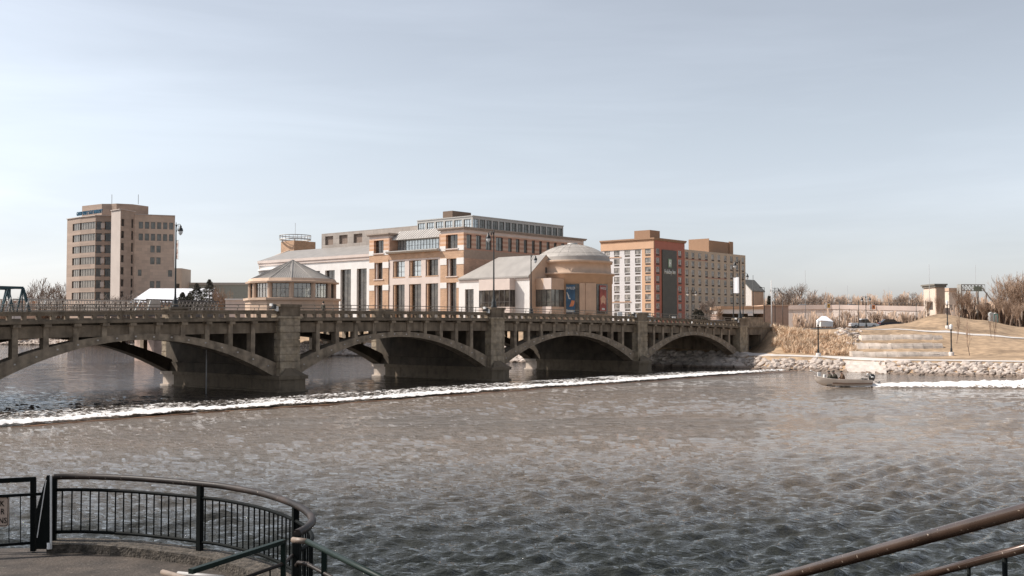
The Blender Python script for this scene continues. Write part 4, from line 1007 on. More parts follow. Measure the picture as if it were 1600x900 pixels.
for a, b in RW: mb = MB(TO); mb.box(c.x-.55, c.x+.55, c.y-.35, c.y+.1, a+.1, b-.5); mb.build('bay_panel', M_tw2, tow)
wallseg(P4, P5, zb_, 39.4, [], M_tw2); mb = MB(TO); mb.extr([tuple(P3+Vector((0, 0, zb_))), tuple(P4+Vector((0, 0, zb_))), tuple(P4+Vector((0, 0, 39.4))), tuple(P3+Vector((0, 0, 39.4)))], (.2, .1, 0)); mb.build('wall', M_tw, tow)
L56 = (P6-P5).length
wallseg(P5, P6, zb_, 39.4, [(.4, 1.9, a-zb_-.1, b-zb_-.1) for a, b in RW]+[(L56*.76, L56*.76+1.0, a-zb_-.2, b-zb_+.3) for a, b in RW], M_tw, nxz=lambda h: (1, 1), glass=M_glass)
L67 = (P7-P6).length
def hx(px): return (px-209)/(272-209)*L67
hh = []
for px in (218.5, 228, 237.5, 247, 256.5, 266):
    for k in (0, 1): hh.append((hx(px)-.6, hx(px)+.6, RW[k][0]-zb_-.2, RW[k][1]-zb_-.3))
for k in (2, 3, 5, 6)[:4]:
    for px in (237, 246.5):
        if k != 4 and k != 6: hh.append((hx(px)-.6, hx(px)+.6, RW[k][0]-zb_-.2, RW[k][1]-zb_-.3))
hh += [(hx(217.5)-.5, hx(217.5)+.5, RW[4][0]-zb_-.2, RW[4][1]-zb_-.5), (hx(265)-.6, hx(265)+.6, RW[4][0]-zb_-.3, RW[4][1]-zb_-.5)]
wallseg(P6, P7, zb_, zr_, hh, mat('tan brick', (.66, .49, .375), .8, .06, .25, brick=(2.0, .9, .012)), nxz=lambda h: (2, 1), depth=.2)
mb = MB(TO); mb.mi = 0
back = [P7, XY(272, 352), XY(103, 360), P0]
for p, q in zip(back[:-1], back[1:]): mb.quad((p.x, p.y, zb_), (q.x, q.y, zb_), (q.x, q.y, zr_), (p.x, p.y, zr_))
foot = [P0, P1, P2, P3, P4, P5, P6, P7]+back[1:3]
mb.poly([(p.x, p.y, zr_-.4) for p in foot]); mb.build('roof', M_tw, tow)
mb = MB(TO)
for p, q, z in ((P0, P1, zr_), (P1, P2, zr_), (P2, P3, zr_), (P4, P5, 39.4), (P5, P6, 39.4), (P6, P7, zr_)): mb.bar((p.x, p.y, z+.1), (q.x, q.y, z+.1), .6, .22)
mb.build('coping', M_tw2, tow)
mb = MB(TO); pp = [XY(126, 338), XY(157, 332), XY(172, 332), XY(180, 331), XY(205, 333), XY(230, 339), XY(230, 350), XY(126, 350)]
mb.prism([(p.x, p.y) for p in pp], 38, 43.0); mb.build('penthouse', M_tw, tow)
mb = MB(TO)
for px in (172.5, 214): p = XY(px, 333); mb.tube([(p.x, p.y, 43), (p.x, p.y, 46)], .07, 4)
mb.build('antenna', M_frame, tow)
M_blue = mat('blue lettering', (.03, .12, .2), .5)
sp0, sp1 = XY(113, 332.5), XY(163, 321); d = (sp1-sp0)
text_mesh('GRAND VALLEY STATE UNIVERSITY', 1.0, .1, M_blue, 'roof_lettering', tow, Matrix.Translation(((sp0+sp1)/2+Vector((0, 0, 39.2))-Vector(TO))) @ Matrix.Rotation(math.atan2(d.y, d.x), 4, 'Z') @ Matrix.Rotation(R(90), 4, 'X') @ Matrix.Diagonal((.92, 1.7, 1, 1)))

# ---------------------------------------------------------------- hotel
hc = XY(1022, 335); HA, HB = AB(hc); hot = empty('hotel', 'eight-storey hotel in white, peach and red with a dark sign panel and taupe wing', 'hotel', W(HA, HB, 4), ANG)
HO = (HA, HB, 4)
M_hw = mat('hotel white stucco', (.62, .60, .60), .85, .04, .3); M_hp = mat('hotel peach stucco', (.60, .385, .25), .85, .05, .3)
M_hr = mat('hotel red stucco', (.42, .16, .115), .85, .06, .3); M_ht = mat('hotel taupe stucco', (.52, .42, .32), .85, .05, .3)
M_hbr = mat('hotel brown cap', (.33, .20, .125), .85, .05)
zt = 32.6; FL = 2.83
hb = lambda px: fa(px, 440, HA)[0]-HB
ha = lambda px: fb(px, 440, HB)[0]-HA
bHl = hb(939); aHr = ha(1070)
fl = [30.1-2.0-FL*k-4 for k in range(9)]
fl = [(512-340-(0))*0+z for z in fl]
def wrow(c, w_): return [(c-w_/2, c+w_/2, z-.1, z+1.55) for z in fl[:8] if z > .3]
hlw = []
for px in (948.5, 963.5, 980, 996.5, 1012.5): hlw += wrow(hb(px), 2.2)
mb = MB(HO); bsplit = hb(1003)
hp_ = [h for h in hlw if h[1] < bsplit]; hwt = [h for h in hlw if h[0] > bsplit]
facade(mb, (HA, HB, 4), EV, -EU, bsplit, 25.6, hp_, .18); mb.build('wall', M_hp, hot)
mb = MB(HO); facade(mb, (HA+.12, HB+bsplit, 4), EV, -EU, bHl-bsplit, 25.6, [(h[0]-bsplit, h[1]-bsplit, h[2], h[3]) for h in hwt], .18); mb.build('wall', M_hw, hot)
mb = MB(HO); mb.box(HA-.1, HA+.4, HB, HB+bHl, 29.6, zt-.5); mb.build('wall', M_hp, hot)
red = wrow(ha(1028), 2.0)+wrow(ha(1062.5), 2.0)
mb = MB(HO); facade(mb, (HA, HB, 4), EU, -EV, aHr, zt-4.5, red, .18); mb.box(HA+aHr, HA+aHr+.01, HB, HB+10, 4, zt-.5); mb.build('wall', M_hr, hot); mb = MB(HO); mb.box(HA, HA+aHr+4, HB-1.6, HB-.02, 4, 7.9); mb.build('podium', M_hr, hot)
bHb = HB+1.2; aW1 = fb(1165, 440, bHb)[0]
wing_h = []
for px in (1073.5, 1083, 1093.5, 1104, 1114, 1123.5, 1133.5, 1143, 1152, 1161): c = fb(px, 440, bHb)[0]-HA-aHr; wing_h += [(c-.9, c+.9, z-.1, z+1.55) for z in fl[:8] if z > .3]
mb = MB(HO); facade(mb, (HA+aHr, bHb, 4), EU, -EV, aW1-HA-aHr, zt-6.2, wing_h, .18); mb.box(aW1-.01, aW1, bHb, bHb+18, 4, zt-2.2); mb.box(HA+aHr, aW1, bHb+.2, bHb+18, zt-2.6, zt-2.21); mb.build('wall', M_ht, hot)
M_ac = mat('ac grille', (.07, .055, .045), .7)
M_lint = mat('panel brown', (.3, .2, .14), .8)
M_curt = mat('curtained glass', (.36, .33, .30), .2, .35, .9, metal=.2, c2=(.12, .11, .1), ss=.5)
allw = [(HA, HB, EV, -EU, h, 0) for h in hp_]+[(HA+.12, HB, EV, -EU, h, 0) for h in hwt]+[(HA, HB, EU, -EV, h, 1) for h in red]+[(HA+aHr, bHb, EU, -EV, h, 2) for h in wing_h]
stuffw = MB(HO)
for i, (a, b, ex, en, h, kd) in enumerate(allw):
    tgt = MB(HO) if i < 96 else stuffw
    window_mesh(tgt, (a, b, 4), ex, en, h, .16, 2, 1, .1)
    # air-conditioner grille under the pane
    tgt.mi = 2; P = Vector((a, b, 4)); x0, x1 = h[0]+.15, h[1]-.15
    q = [P+ex*x0+EZ*(h[2]-.62)+en*.0, P+ex*x1+EZ*(h[2]-.62), P+ex*x1+EZ*(h[2]-.12), P+ex*x0+EZ*(h[2]-.12)]
    tgt.extr([tuple(v+en*.06) for v in q], tuple(-en*.05))
    if i < 96: tgt.build('window', [M_curt, M_framel, M_ac], hot)
o = stuffw.build('window', [M_curt, M_framel, M_ac], hot); o['kind'] = 'stuff'
mb = MB(HO); mb.box(HA-.3, HA+aHr+.3, HB-.3, HB+bHl+.1, zt-.5, zt-.15); mb.box(HA-.5, HA+aHr+.5, HB-.5, HB+bHl+.2, zt-.15, zt+.3); mb.build('cornice', M_hbr, hot)
mb = MB(HO); b0_ = fa(1015.5, 370, HA+6)[0]; b1_ = fa(991, 370, HA+6)[0]; a1_ = fb(1031, 370, b0_)[0]; mb.box(HA+6, a1_, b0_, b1_, zt+.3, zt+3.4); mb.build('lift_housing', M_hbr, hot)
mb = MB(HO); aw = fb(1108, 380, bHb+4)[0]; aw2 = fb(1144, 380, bHb+4)[0]; aw0 = aw
mb.box(aw, aw2, bHb+4, bHb+5, zt-2.2, zt+2.3); mb.box(aw-.2, aw, bHb+4, bHb+12, zt-2.2, zt+2.9); mb.box(aw2-2.5, aw2, bHb+3.6, bHb+4, zt-2.2, zt+2.6); mb.build('roof_screen', M_hbr, hot)
mb = MB(HO); s0, s1 = ha(1034), ha(1056.5); mb.box(HA+s0, HA+s1, HB-.3, HB-.01, 5.95, zt-3.2); sp_ = mb.build('sign_panel', mat('dark olive panel', (.055, .05, .035), .5, .06, .3, brick=(1.9, 1.2, .02)), hot)
M_sw = mat('sign white', (.75, .78, .74), .5)
tx = text_mesh('Holiday Inn', 1.95, .06, M_sw, 'lettering', sp_, Matrix.Translation(((s0+s1)/2, -.36, zt-10.6-4)) @ Matrix.Rotation(R(90), 4, 'X') @ Matrix.Diagonal((.72, 1, 1, 1)))
mb = MB(HO); cx_ = HA+(s0+s1)/2; y_ = HB-.4; z0 = zt-8.6
mb.mi = 0; mb.prism([(cx_-.9, y_), (cx_+.9, y_), (cx_+.9, y_+.08), (cx_-.9, y_+.08)], z0, z0+2.7)
mb.mi = 1
for x0, x1, a_, b_ in ((-.62, -.2, .3, 2.4), (.2, .62, .3, 2.4), (-.2, .2, 1.15, 1.6)): mb.box(cx_+x0, cx_+x1, y_-.06, y_-.01, z0+a_, z0+b_)
mb.build('logo', [mat('sign green', (.2, .33, .2), .5), M_sw], sp_)
mb = MB(HO)
mb.box(HA-.08, HA+.0, HB+hb(971), HB+bHl+.1, 4+fl[0]-.85-.0, 4+fl[0]-.65); mb.box(HA-.08, HA+.0, HB+hb(986), HB+bHl+.1, 4+fl[5]-.85, 4+fl[5]-.65); mb.build('accent_band', M_hp, hot)
mb = MB(HO)
mb.box(HA+aHr, fb(1105, 400, bHb)[0], bHb-.08, bHb-.01, 4+fl[0]-.87, 4+fl[0]-.7); mb.box(fb(1103, 430, bHb)[0], fb(1135, 430, bHb)[0], bHb-.08, bHb-.01, 4+fl[2]-.87, 4+fl[2]-.7); mb.build('accent_band', M_hr, hot)

# ---------------------------------------------------------------- smaller buildings
def block(name, label, cat, px0, px1, Z, ytop, m, depth=14, parts=(), turn=0):
    """a plain building whose near face spans px0..px1 at depth Z; parts: (name, x0,x1,z0,z1 as fractions, material, proud)"""
    p, q = XY(px0, Z), XY(px1, Z+turn); zt_ = EYE+(512-ytop)*Z/F; zb = 4.2; d = q-p; L = d.length; rz = math.atan2(d.y, d.x)
    r = empty(name, label, cat, (p.x, p.y, zb), rz); H = zt_-zb
    mb = MB(); mb.box(0, L, 0, depth, 0, H); mb.build('wall', m, r)
    for nm, x0, x1, z0, z1, mm, pr in parts:
        mb = MB(); mb.box(L*x0, L*x1, -pr, depth+pr if pr > .25 else .3, H*z0, H*z1); mb.build(nm, mm, r)
    return r
M_gg = mat('grey green cladding', (.30, .32, .29), .7, .05); M_bei = mat('beige block', (.52, .43, .35), .8, .08, .4)
block('office_block', 'grey-green flat block with a window strip behind the evergreens', 'office block', 269, 388, 420, 443, M_gg, 30, [('window_strip', .62, 1.0, .50, .68, M_glass, .05), ('window_strip', .02, .2, .55, .72, M_glass, .05), ('parapet', -.01, 1.01, .97, 1.02, M_framel, .3)])
block('parking_block', 'small beige block just right of the office tower', 'building', 271, 283, 410, 419, M_bei, 12, [('window', .25, .75, .5, .75, M_glass, .05)])
block('low_building', 'low pale building left of the polygonal pavilion', 'building', 352, 405, 288, 467.5, M_pink, 10, [('coping', -.01, 1.01, .97, 1.02, M_white, .3)])
# white-roofed hall
h = empty('white_roofed_hall', 'low hall with a broad white pitched roof below the office tower', 'hall', XY(215, 306), 0); mb = MB()
p, q = XY(203, 306)-XY(215, 306), XY(330, 306)-XY(215, 306)
mb.box(p.x+1, q.x-.5, .6, 13, 3.8, 12.3); mb.build('wall', M_brown, h)
mb = MB(); zt_ = 16.4; mb.face([mb.P(v) for v in ((p.x, 0, 12.4), (q.x, 0, 12.4), (q.x-1, 7, zt_), (p.x+3.2, 7, zt_))]); mb.face([mb.P(v) for v in ((p.x, 14, 12.4), (q.x, 14, 12.4), (q.x-1, 7, zt_), (p.x+3.2, 7, zt_))]); mb.face([mb.P(v) for v in ((p.x, 0, 12.4), (p.x, 14, 12.4), (p.x+3.2, 7, zt_))])
mb.face([mb.P(v) for v in ((q.x, 0, 12.4), (q.x, 14, 12.4), (q.x-1, 7, zt_))]); mb.box(p.x, q.x, 0, 14, 12.15, 12.39); mb.build('roof', mat('white roof sheet', (.8, .8, .83), .6, .03), h)
block('far_house', 'small pinkish building behind the teal truss at the far left', 'building', 14, 34, 330, 471, M_pink, 10, [('roof', -.03, 1.03, .96, 1.03, M_brown, .4)])
# gabled house right of the hotel
cH = XY(1174.5, 400); hs2 = empty('steep_roofed_house', 'pale house with a steep grey roof right of the hotel', 'house', cH, ANG); mb = MB()
L1_, L2_ = 8.5, 9; zt_ = EYE+(512-448)*400/F; zp = EYE+(512-437)*400/F
mb.extr([(0, 0, 4), (0, L1_, 4), (0, L1_, zt_), (0, L1_*.45, zp), (0, 0, zt_-1.0)], (L2_, 0, 0)); mb.build('wall', M_white, hs2)
mb = MB(); mb.box(-.02, L2_, -.15, -.01, 4, zt_-1.2); mb.build('side_wall', M_tanst, hs2)
mb = MB(); mb.extr([(-.4, -.5, zt_-1.4), (-.4, L1_*.45, zp+.3), (-.4, L1_*.45, zp), (-.4, -.5, zt_-1.8)], (L2_+.8, 0, 0)); mb.extr([(-.4, L1_+.5, zt_-.4), (-.4, L1_*.45, zp+.3), (-.4, L1_*.45, zp), (-.4, L1_+.5, zt_-.8)], (L2_+.8, 0, 0)); mb.build('roof', mat('slate roof', (.2, .19, .17), .8), hs2)
mb = MB(); mb.box(-.06, -.01, 3, 5.5, 8, 11); mb.build('window', M_glass, hs2)
# canopied low building at the bridge end
ps = XY(1127, 235); cb = empty('canopy_building', 'low building with a peach and white fascia over a dark opening, right of the hotel', 'building', (ps.x, ps.y, 4.6), 0)
s_ = 235/F; X = lambda px: (px-1127)*s_; Zz = lambda y: EYE+(512-y)*s_-4.6
mb = MB(); mb.box(X(1193), X(1232), 0, 12, 0, Zz(478)); mb.build('wall', mat('taupe wall', (.36, .26, .21), .8, .08), cb); mb = MB(); mb.box(X(1126), X(1128.5), .5, 12, 0, Zz(490)); mb.build('wall', MATS['taupe wall'], cb)
mb = MB(); mb.box(X(1125), X(1193)-.05, -.4, 12, Zz(483), Zz(478.5)); mb.build('fascia', M_peach, cb)
mb = MB(); mb.box(X(1128), X(1193)-.05, -.1, 12, Zz(490), Zz(483)-.01); mb.build('fascia', M_white, cb)
mb = MB(); mb.box(X(1132), X(1193)-.1, 6, 6.3, 0, Zz(490)); mb.build('back_wall', M_frame, cb)
mb = MB(); mb.box(X(1192), X(1233), -.3, 12.3, Zz(478), Zz(476.5)); mb.build('coping', M_tanst, cb)
mb = MB(); mb.box(X(1168), X(1176), -.5, -.2, Zz(493.5), Zz(489.5)); mb.build('sign_board', M_white, cb)

# highway on its retaining wall
hw_ = empty('highway_wall', 'long pale concrete retaining wall carrying the highway behind the park', 'retaining wall', XY(1165, 290), 0)
HWO = tuple(XY(1165, 290)); M_hw_ = mat('highway concrete', (.60, .52, .47), .85, .07, .25, brick=(7, 9, .03), streak=.15)
def hy(px): return interp(px, [(1165, 290), (1300, 282), (1440, 262), (1520, 250)])
def hz_(px): return interp(px, [(1165, 11.3), (1300, 11.4), (1440, 10.6), (1520, 9.6)])
mb = MB(HWO); mb2 = MB(HWO); mb3 = MB(HWO); st = list(range(1165, 1521, 15))
for a, b in zip(st[:-1], st[1:]):
    p, q = XY(a, hy(a)), XY(b, hy(b)); zt0, zt1 = hz_(a), hz_(b)
    mb.extr([(p.x, p.y, 4), (q.x, q.y, 4), (q.x, q.y, zt1-1.5), (p.x, p.y, zt0-1.5)], (0, 1, 0))
    mb2.extr([(p.x, p.y-.25, zt0-1.5), (q.x, q.y-.25, zt1-1.5), (q.x, q.y-.25, zt1-.35), (p.x, p.y-.25, zt0-.35)], (0, .5, 0))
    mb3.extr([(p.x, p.y+1, zt0-1.8), (q.x, q.y+1, zt1-1.8), (q.x, q.y+30, zt1-1.8), (p.x, p.y+30, zt0-1.8)], (0, 0, .3))
mb.build('wall', M_hw_, hw_); mb2.build('barrier', mat('barrier concrete', (.52, .42, .37), .85, .1, .3), hw_); mb3.build('road_deck', M_asph, hw_)
mb = MB(HWO); random.seed(2)
px = 1240
while px < 1500:
    p = XY(px, hy(px)+.1); z = hz_(px)-.35
    mb.box(p.x-.07, p.x+.07, p.y-.05, p.y+.05, z, z+.8); px += 6
p0_ = None
for px in range(1240, 1501, 10):
    p = XY(px, hy(px)+.1); z = hz_(px)+.4
    if p0_: mb.bar(p0_, (p.x, p.y, z), .07, .09)
    p0_ = (p.x, p.y, z)
mb.build('guard_rail', M_frame, hw_)
# distant ridge of land
mb = MB()
for px in range(1100, 2400, 20):
    for Z, z in ((520, 4.5), (620, 19+1.5*math.sin(px*.013)+.8*math.sin(px*.04)), (900, 21), (1500, 4)):
        mb.P(((px-800)/F*Z, Z, z if px < 1540 else z))
n_ = len(range(1100, 2400, 20)); mb.smooth = True
for i in range(n_-1):
    for j in range(3): mb.face([i*4+j, (i+1)*4+j, (i+1)*4+j+1, i*4+j+1])
    mb.m[-1] = 0
tag(mb.build('hills', mat('far land', (.50, .40, .32), .95, .25, .03, c2=(.38, .3, .23), ss=.04)), 'low distant ridge', None, None, 'structure')

# buildings at the right
def stair_house(px0, pxm, px1, Z, yt, yb, label):
    c = XY(pxm, Z); r = empty('flat_roofed_building', label, 'building', (c.x, c.y, 5), R(2)); s = Z/F
    w0, w1 = (pxm-px0)*s, (px1-pxm)*s; H = EYE+(512-yt)*s-5
    D = 6.6
    mb = MB(); mb.box(0, w1-.1, .02, D, 0, H-.8); mb.build('wall', mat('cream stucco', (.66, .54, .44), .85, .05), r)
    mb = MB(); mb.box(.05, w1, -.3, 0, 0, H-.8); mb.build('brick_pier', M_tanst, r)
    mb = MB(); mb.box(-.5, w1+.5, -.7, D+.5, H-.35, H); mb.box(-.25, w1+.3, -.5, D+.25, H-.8, H-.35); mb.build('roof', mat('dark eave', (.2, .18, .15), .7), r)
    for y, z in ((D*.35, H*.42), (D*.62, H*.42), (D*.62, H*.15)):
        mb = MB(); mb.box(-.05, .1, y-.8, y+.8, z, z+1.9); mb.build('window', M_glass, r)
stair_house(1440, 1462, 1476, 250, 443.5, 490, 'cream flat-roofed building with a brick pier and dark eave, left of the highway sign gantry')
block('far_shop', 'low cream building with a brown eave between the flat-roofed building and the gantry', 'building', 1483, 1502, 290, 450, MATS['cream stucco'], 10, [('eave', -.06, 1.06, .93, 1.0, M_tanst, .5), ('window', .35, .6, .45, .6, M_glass, .05)])
# sign gantry
gzt = 200; s = gzt/F; p = XY(1502, gzt); ga = empty('sign_gantry', 'metal truss sign gantry over the highway at the right with a green sign', 'sign gantry', (p.x, p.y, 5), R(12)); X = lambda px: (px-1502)*s; Zy = lambda y: EYE+(512-y)*s-5
mb = MB(); x0, x1, z0, z1 = X(1502), X(1544), Zy(454), Zy(444.5)
for yy in (0, 1.0):
    mb.bar((x0, yy, z0), (x1, yy, z0), .13); mb.bar((x0, yy, z1), (x1, yy, z1), .13)
    k = 7
    for i in range(k):
        a, b = lerp(x0, x1, i/k), lerp(x0, x1, (i+1)/k); mb.bar((a, yy, z0 if i % 2 else z1), (b, yy, z1 if i % 2 else z0), .08); mb.bar((b, yy, z0), (b, yy, z1), .07)
mb.build('truss', mat('galvanised steel', (.42, .40, .36), .5, .1, 2, metal=.4), ga)
mb = MB(); mb.box(x0-.1, x0+.15, -.1, 1.1, 0, z1); mb.box(X(1533.5), X(1535), .3, .8, 0, z0); mb.build('post', MATS['galvanised steel'], ga)
mb = MB(); mb.box(X(1523), X(1537), -.3, -.2, Zy(455), Zy(447)); mb.build('sign_panel', mat('sign back green', (.24, .26, .2), .6), ga)
mb = MB(); mb.bar((X(1541), .4, Zy(449)), (X(1567), .4, Zy(478)), .16); mb.build('brace', MATS['galvanised steel'], ga)

# teal truss and pedestrian bridge beyond the road bridge
M_teal = mat('teal steel', (.012, .05, .06), .5, .1, 2); M_pale = mat('weathered cream steel', (.50, .42, .35), .6, .12, 2); M_dks = mat('dark brown steel', (.13, .105, .09), .6, .15, 2)
fbz = 150.0
fo = (fb(0, 480, fbz)[0], fbz, 0); fbr = empty('footbridge', 'pedestrian bridge with cream lattice railing and a teal truss end, behind the road bridge', 'footbridge', W(fo[0], fo[1], 0), ANG)
def fA(px): return fb(px, 480, fbz)[0]
mb = MB(fo); a0, a1 = fA(-420), fA(356); dk = 7.3
mb.box(a0, a1, fbz, fbz+4, dk-.5, dk); mb.build('deck', M_dks, fbr)
mb = MB(fo); a0r, a1r = fA(20), fA(232); n_ = 24; ztp = 9.05
for yy in (fbz-.05, fbz+4.05):
    mb.bar((a0r, yy, ztp), (a1r, yy, ztp+.1), .09); mb.bar((a0r, yy, dk+.15), (a1r, yy, dk+.15), .1); mb.bar((a0r, yy, dk+.8), (a1r, yy, dk+.85), .06)
    for i in range(n_+1):
        a = lerp(a0r, a1r, i/n_); mb.bar((a, yy, dk), (a, yy, ztp+.05), .09)
        if i < n_: b = lerp(a0r, a1r, (i+1)/n_); mb.bar((a, yy, ztp if i % 2 else dk), (b, yy, dk if i % 2 else ztp), .05)
mb.build('railing', M_pale, fbr)
mb = MB(fo); a0r, a1r = fA(228), fA(342); n_ = 20
for yy in (fbz-.05, fbz+4.05):
    mb.bar((a0r, yy, 9.4), (a1r, yy, 9.3), .16); mb.bar((a0r, yy, dk+.2), (a1r, yy, dk+.2), .14)
    for i in range(n_): a, b = lerp(a0r, a1r, i/n_), lerp(a0r, a1r, (i+1)/n_); mb.bar((a, yy, 9.3), (b, yy, dk+.1), .09); mb.bar((b, yy, 9.3), (a, yy, dk+.1), .09)
mb.build('truss', M_dks, fbr)
mb = MB(fo); mb.box(fA(229), fA(249), fbz-.25, fbz-.15, 8.2, 9.35); mb.build('panel', M_pale, fbr)
mb = MB(fo); tz = 10.6
tp = fA(32.5)
for yy in (fbz-.5, fbz+4.5):
    mb.bar((fA(-300), yy, tz), (tp, yy, tz), .5, .35); mb.bar((tp, yy, tz), (fA(44), yy, dk), .35, .3)
    for px0, px1 in ((-20, -6), (10, 0), (10, 19), (32, 24)): mb.bar((fA(px0), yy, tz), (fA(px1), yy, dk), .18)
    for px in (-30, 13, 32): mb.bar((fA(px), yy, tz), (fA(px), yy, dk), .12)
for px in (-30, 13, 32): mb.bar((fA(px), fbz-.5, tz), (fA(px), fbz+4.5, tz), .2)
mb.build('teal_truss', M_teal, fbr)
mb = MB(fo)
for px0, px1 in ((3, 13), (33, 41), (203, 215), (224, 231)): mb = MB(fo); mb.bar((fA(px0), fbz-.8, dk-.4), (fA(px1), fbz-.8, dk+1.9), .16); mb.build('brace', mat('white brace', (.62, .6, .56), .6), fbr)
M_pst = mat('footbridge pier stone', (.46, .33, .27), .9, .3, .6, stain=.5, ss=.7)
for px in (-260, -20, 250, 356):
    a = fA(px); mb = MB(fo); mb.prism([(a-1.4, fbz-.8), (a, fbz-2.2), (a+1.4, fbz-.8), (a+1.4, fbz+4.8), (a, fbz+6), (a-1.4, fbz+4.8)], -2, dk-.5); mb.build('pier', M_pst, fbr)
# ---------------------------------------------------------------- trees
M_bark = mat('bark', (.20, .145, .11), .95, .25, 2); M_twig = mat('twigs', (.33, .23, .165), .95, .2, 1); M_twigd = mat('grey twigs', (.26, .205, .17), .95, .2, 1)
def bare_tree(seed, H, spread, dens, twig_m, levels=5, upright=.35, r0=None, name='bare_tree', minr=.018, multi=1):
    """template: returns root (unlabelled); trunk and crown parts"""
    rnd = random.Random(seed); tr = MB(); cr = MB(); r0 = r0 or H*.016
    def grow(p, d, L, r, lev):
        segs = 3 if lev < 3 else 2; pts = [p]; rs_ = [r]; q = p.copy(); dd = d.copy()
        for i in range(segs):
            dd = (dd+Vector((rnd.uniform(-1, 1), rnd.uniform(-1, 1), rnd.uniform(-.4, .9)))*.16).normalized()
            q = q+dd*L/segs; pts.append(q.copy()); rs_.append(max(minr*.7, r*(1-.38*(i+1)/segs)))
        (tr if lev == 0 else cr).tube(pts, rs_, 6 if lev == 0 else (4 if lev < 2 else 3), cap=False)
        if lev >= levels: return
        n_ = dens[min(lev, len(dens)-1)]
        for k in range(n_):
            t = rnd.uniform(.3, 1.0) if lev > 0 else rnd.uniform(.35, 1.0)
            if k == 0: t = 1
            j = min(int(t*segs), segs-1); bp_ = pts[j].lerp(pts[j+1], t*segs-j)
            ang = rnd.uniform(0, 6.28); side = dd.cross(Vector((math.cos(ang), math.sin(ang), .2))).normalized()
            nd = (dd*rnd.uniform(.5, 1)+side*spread*rnd.uniform(.6, 1.1)+Vector((0, 0, upright))).normalized()
            grow(bp_, nd, L*rnd.uniform(.58, .82)*(1 if k else 1.05), max(minr, rs_[j]*rnd.uniform(.45, .68)), lev+1)
    for m_ in range(multi):
        grow(Vector((rnd.uniform(-.3, .3)*(multi > 1), rnd.uniform(-.3, .3)*(multi > 1), 0)), Vector((rnd.uniform(-.2, .2)*(multi > 1), rnd.uniform(-.2, .2)*(multi > 1), 1)).normalized(), H*.33, r0, 0)
    mz = max(v[2] for v in cr.v); k = H/mz
    for b in (tr, cr): b.v = [(v[0]*k, v[1]*k, v[2]*k) for v in b.v]
    r = bpy.data.objects.new(name, None); col.objects.link(r)
    tr.build('trunk', M_bark, r); cr.build('crown', twig_m, r); return r
T_sp = [bare_tree(s, 10, .8, [5, 4, 4, 4, 3], M_twigd, 5, .25, minr=.03) for s in (1, 2)]
T_up = [bare_tree(s, 10, .55, [7, 4, 4, 3, 3], M_twig, 5, .5, minr=.02) for s in (3, 4, 7)]
T_bu = [bare_tree(s, 4, .6, [6, 5, 4, 3], M_twig, 4, .6, minr=.022, multi=3, name='bare_shrub') for s in (5, 6)]
T_sa = [bare_tree(8, 5, .3, [6, 3, 2], M_twig, 3, .8, r0=.045, minr=.016, name='sapling')]
used = set()
def plant(T, px, Z, ytop, label, cat='tree', group=None, rz=None, wide=1, zb=None, name=None):
    p = XY(px, Z); z = gz(p.x, p.y) if zb is None else zb; H = EYE+(512-ytop)*Z/F - z
    base = 4 if T.name.startswith('bare_shrub') else (5 if T.name.startswith('sapling') else 10); s_ = H/base
    loc = (p.x, p.y, z-.1); rz = rz if rz is not None else (px*1.7) % 6.28
    if T.name not in used:
        used.add(T.name); o = T; o.location = loc; o.rotation_euler = (0, 0, rz); o.scale = (s_*wide, s_*wide, s_)
    else: o = copy_tree(T, loc, rz, (s_*wide, s_*wide, s_))
    return tag(o, label, cat, group)
G1 = 'bare trees beyond the left end of the bridge'
plant(T_sp[0], 68, 345, 431, 'large spreading bare tree between the teal truss and the office tower', group=G1, wide=.95)
plant(T_sp[1], 92, 352, 450, 'smaller bare tree directly against the left side of the office tower', group=G1)
plant(T_sp[1], 181, 312, 454, 'bare tree in front of the pale slab of the office tower', group=G1)
plant(T_sp[0], 203, 311, 458, 'small bare tree at the left end of the white-roofed hall', group=G1)
plant(T_up[0], 350, 292, 443, 'tan leafless tree right of the evergreens', group=G1, wide=.9)
GH = 'bare trees in front of the hotel'
plant(T_sp[0], 1101, 236, 463, 'bare pale tree at the foot of the taupe hotel wing', group=GH)
plant(T_up[1], 1124, 232, 474, 'small bare tree at the left end of the canopied building', group=GH, wide=1.2)
plant(T_bu[0], 862, 178, 483, 'leafless shrub below the rotunda posters', 'shrub', zb=4.6); plant(T_bu[1], 920, 182, 482, 'leafless shrub between the two rotunda posters', 'shrub', zb=4.8)
GF = 'far bare trees on the highway side'
plant(T_sp[1], 1234, 400, 441, 'widest bare tree on the skyline behind the double lamp post', group=GF, zb=5, wide=1.15)
plant(T_sp[0], 1268, 420, 451, 'second bare skyline tree, right of the widest one', group=GF, zb=5)
plant(T_sp[1], 1316, 500, 459, 'low round bare tree on the skyline between the thin masts', group=GF, zb=8)
plant(T_sp[0], 1411, 480, 456, 'rounded bare tree on the skyline left of the cream building', group=GF, zb=8, wide=1.4)
GP = 'leafless park trees below the highway wall'
for px, Z, y, lb in ((1322, 226, 479, 'upright bushy bare tree right of the dark mast below the wall'), (1334, 222, 481, 'bushy bare tree just left of the double park lamp'), (1367, 218, 479, 'bare tree right of the double park lamp with orange board above'),
                     (1385, 214, 484, 'low bare tree over the white pickup and its neighbour'), (1412, 215, 484, 'rounded bare shrubby tree left of the mound'), (1430, 220, 486, 'small bare tree where the mound starts to rise')):
    plant(T_up[int(px) % 3], px, Z, y, lb, group=GP, wide=1.25)
GR = 'tall leafless trees at the right edge behind the mound'
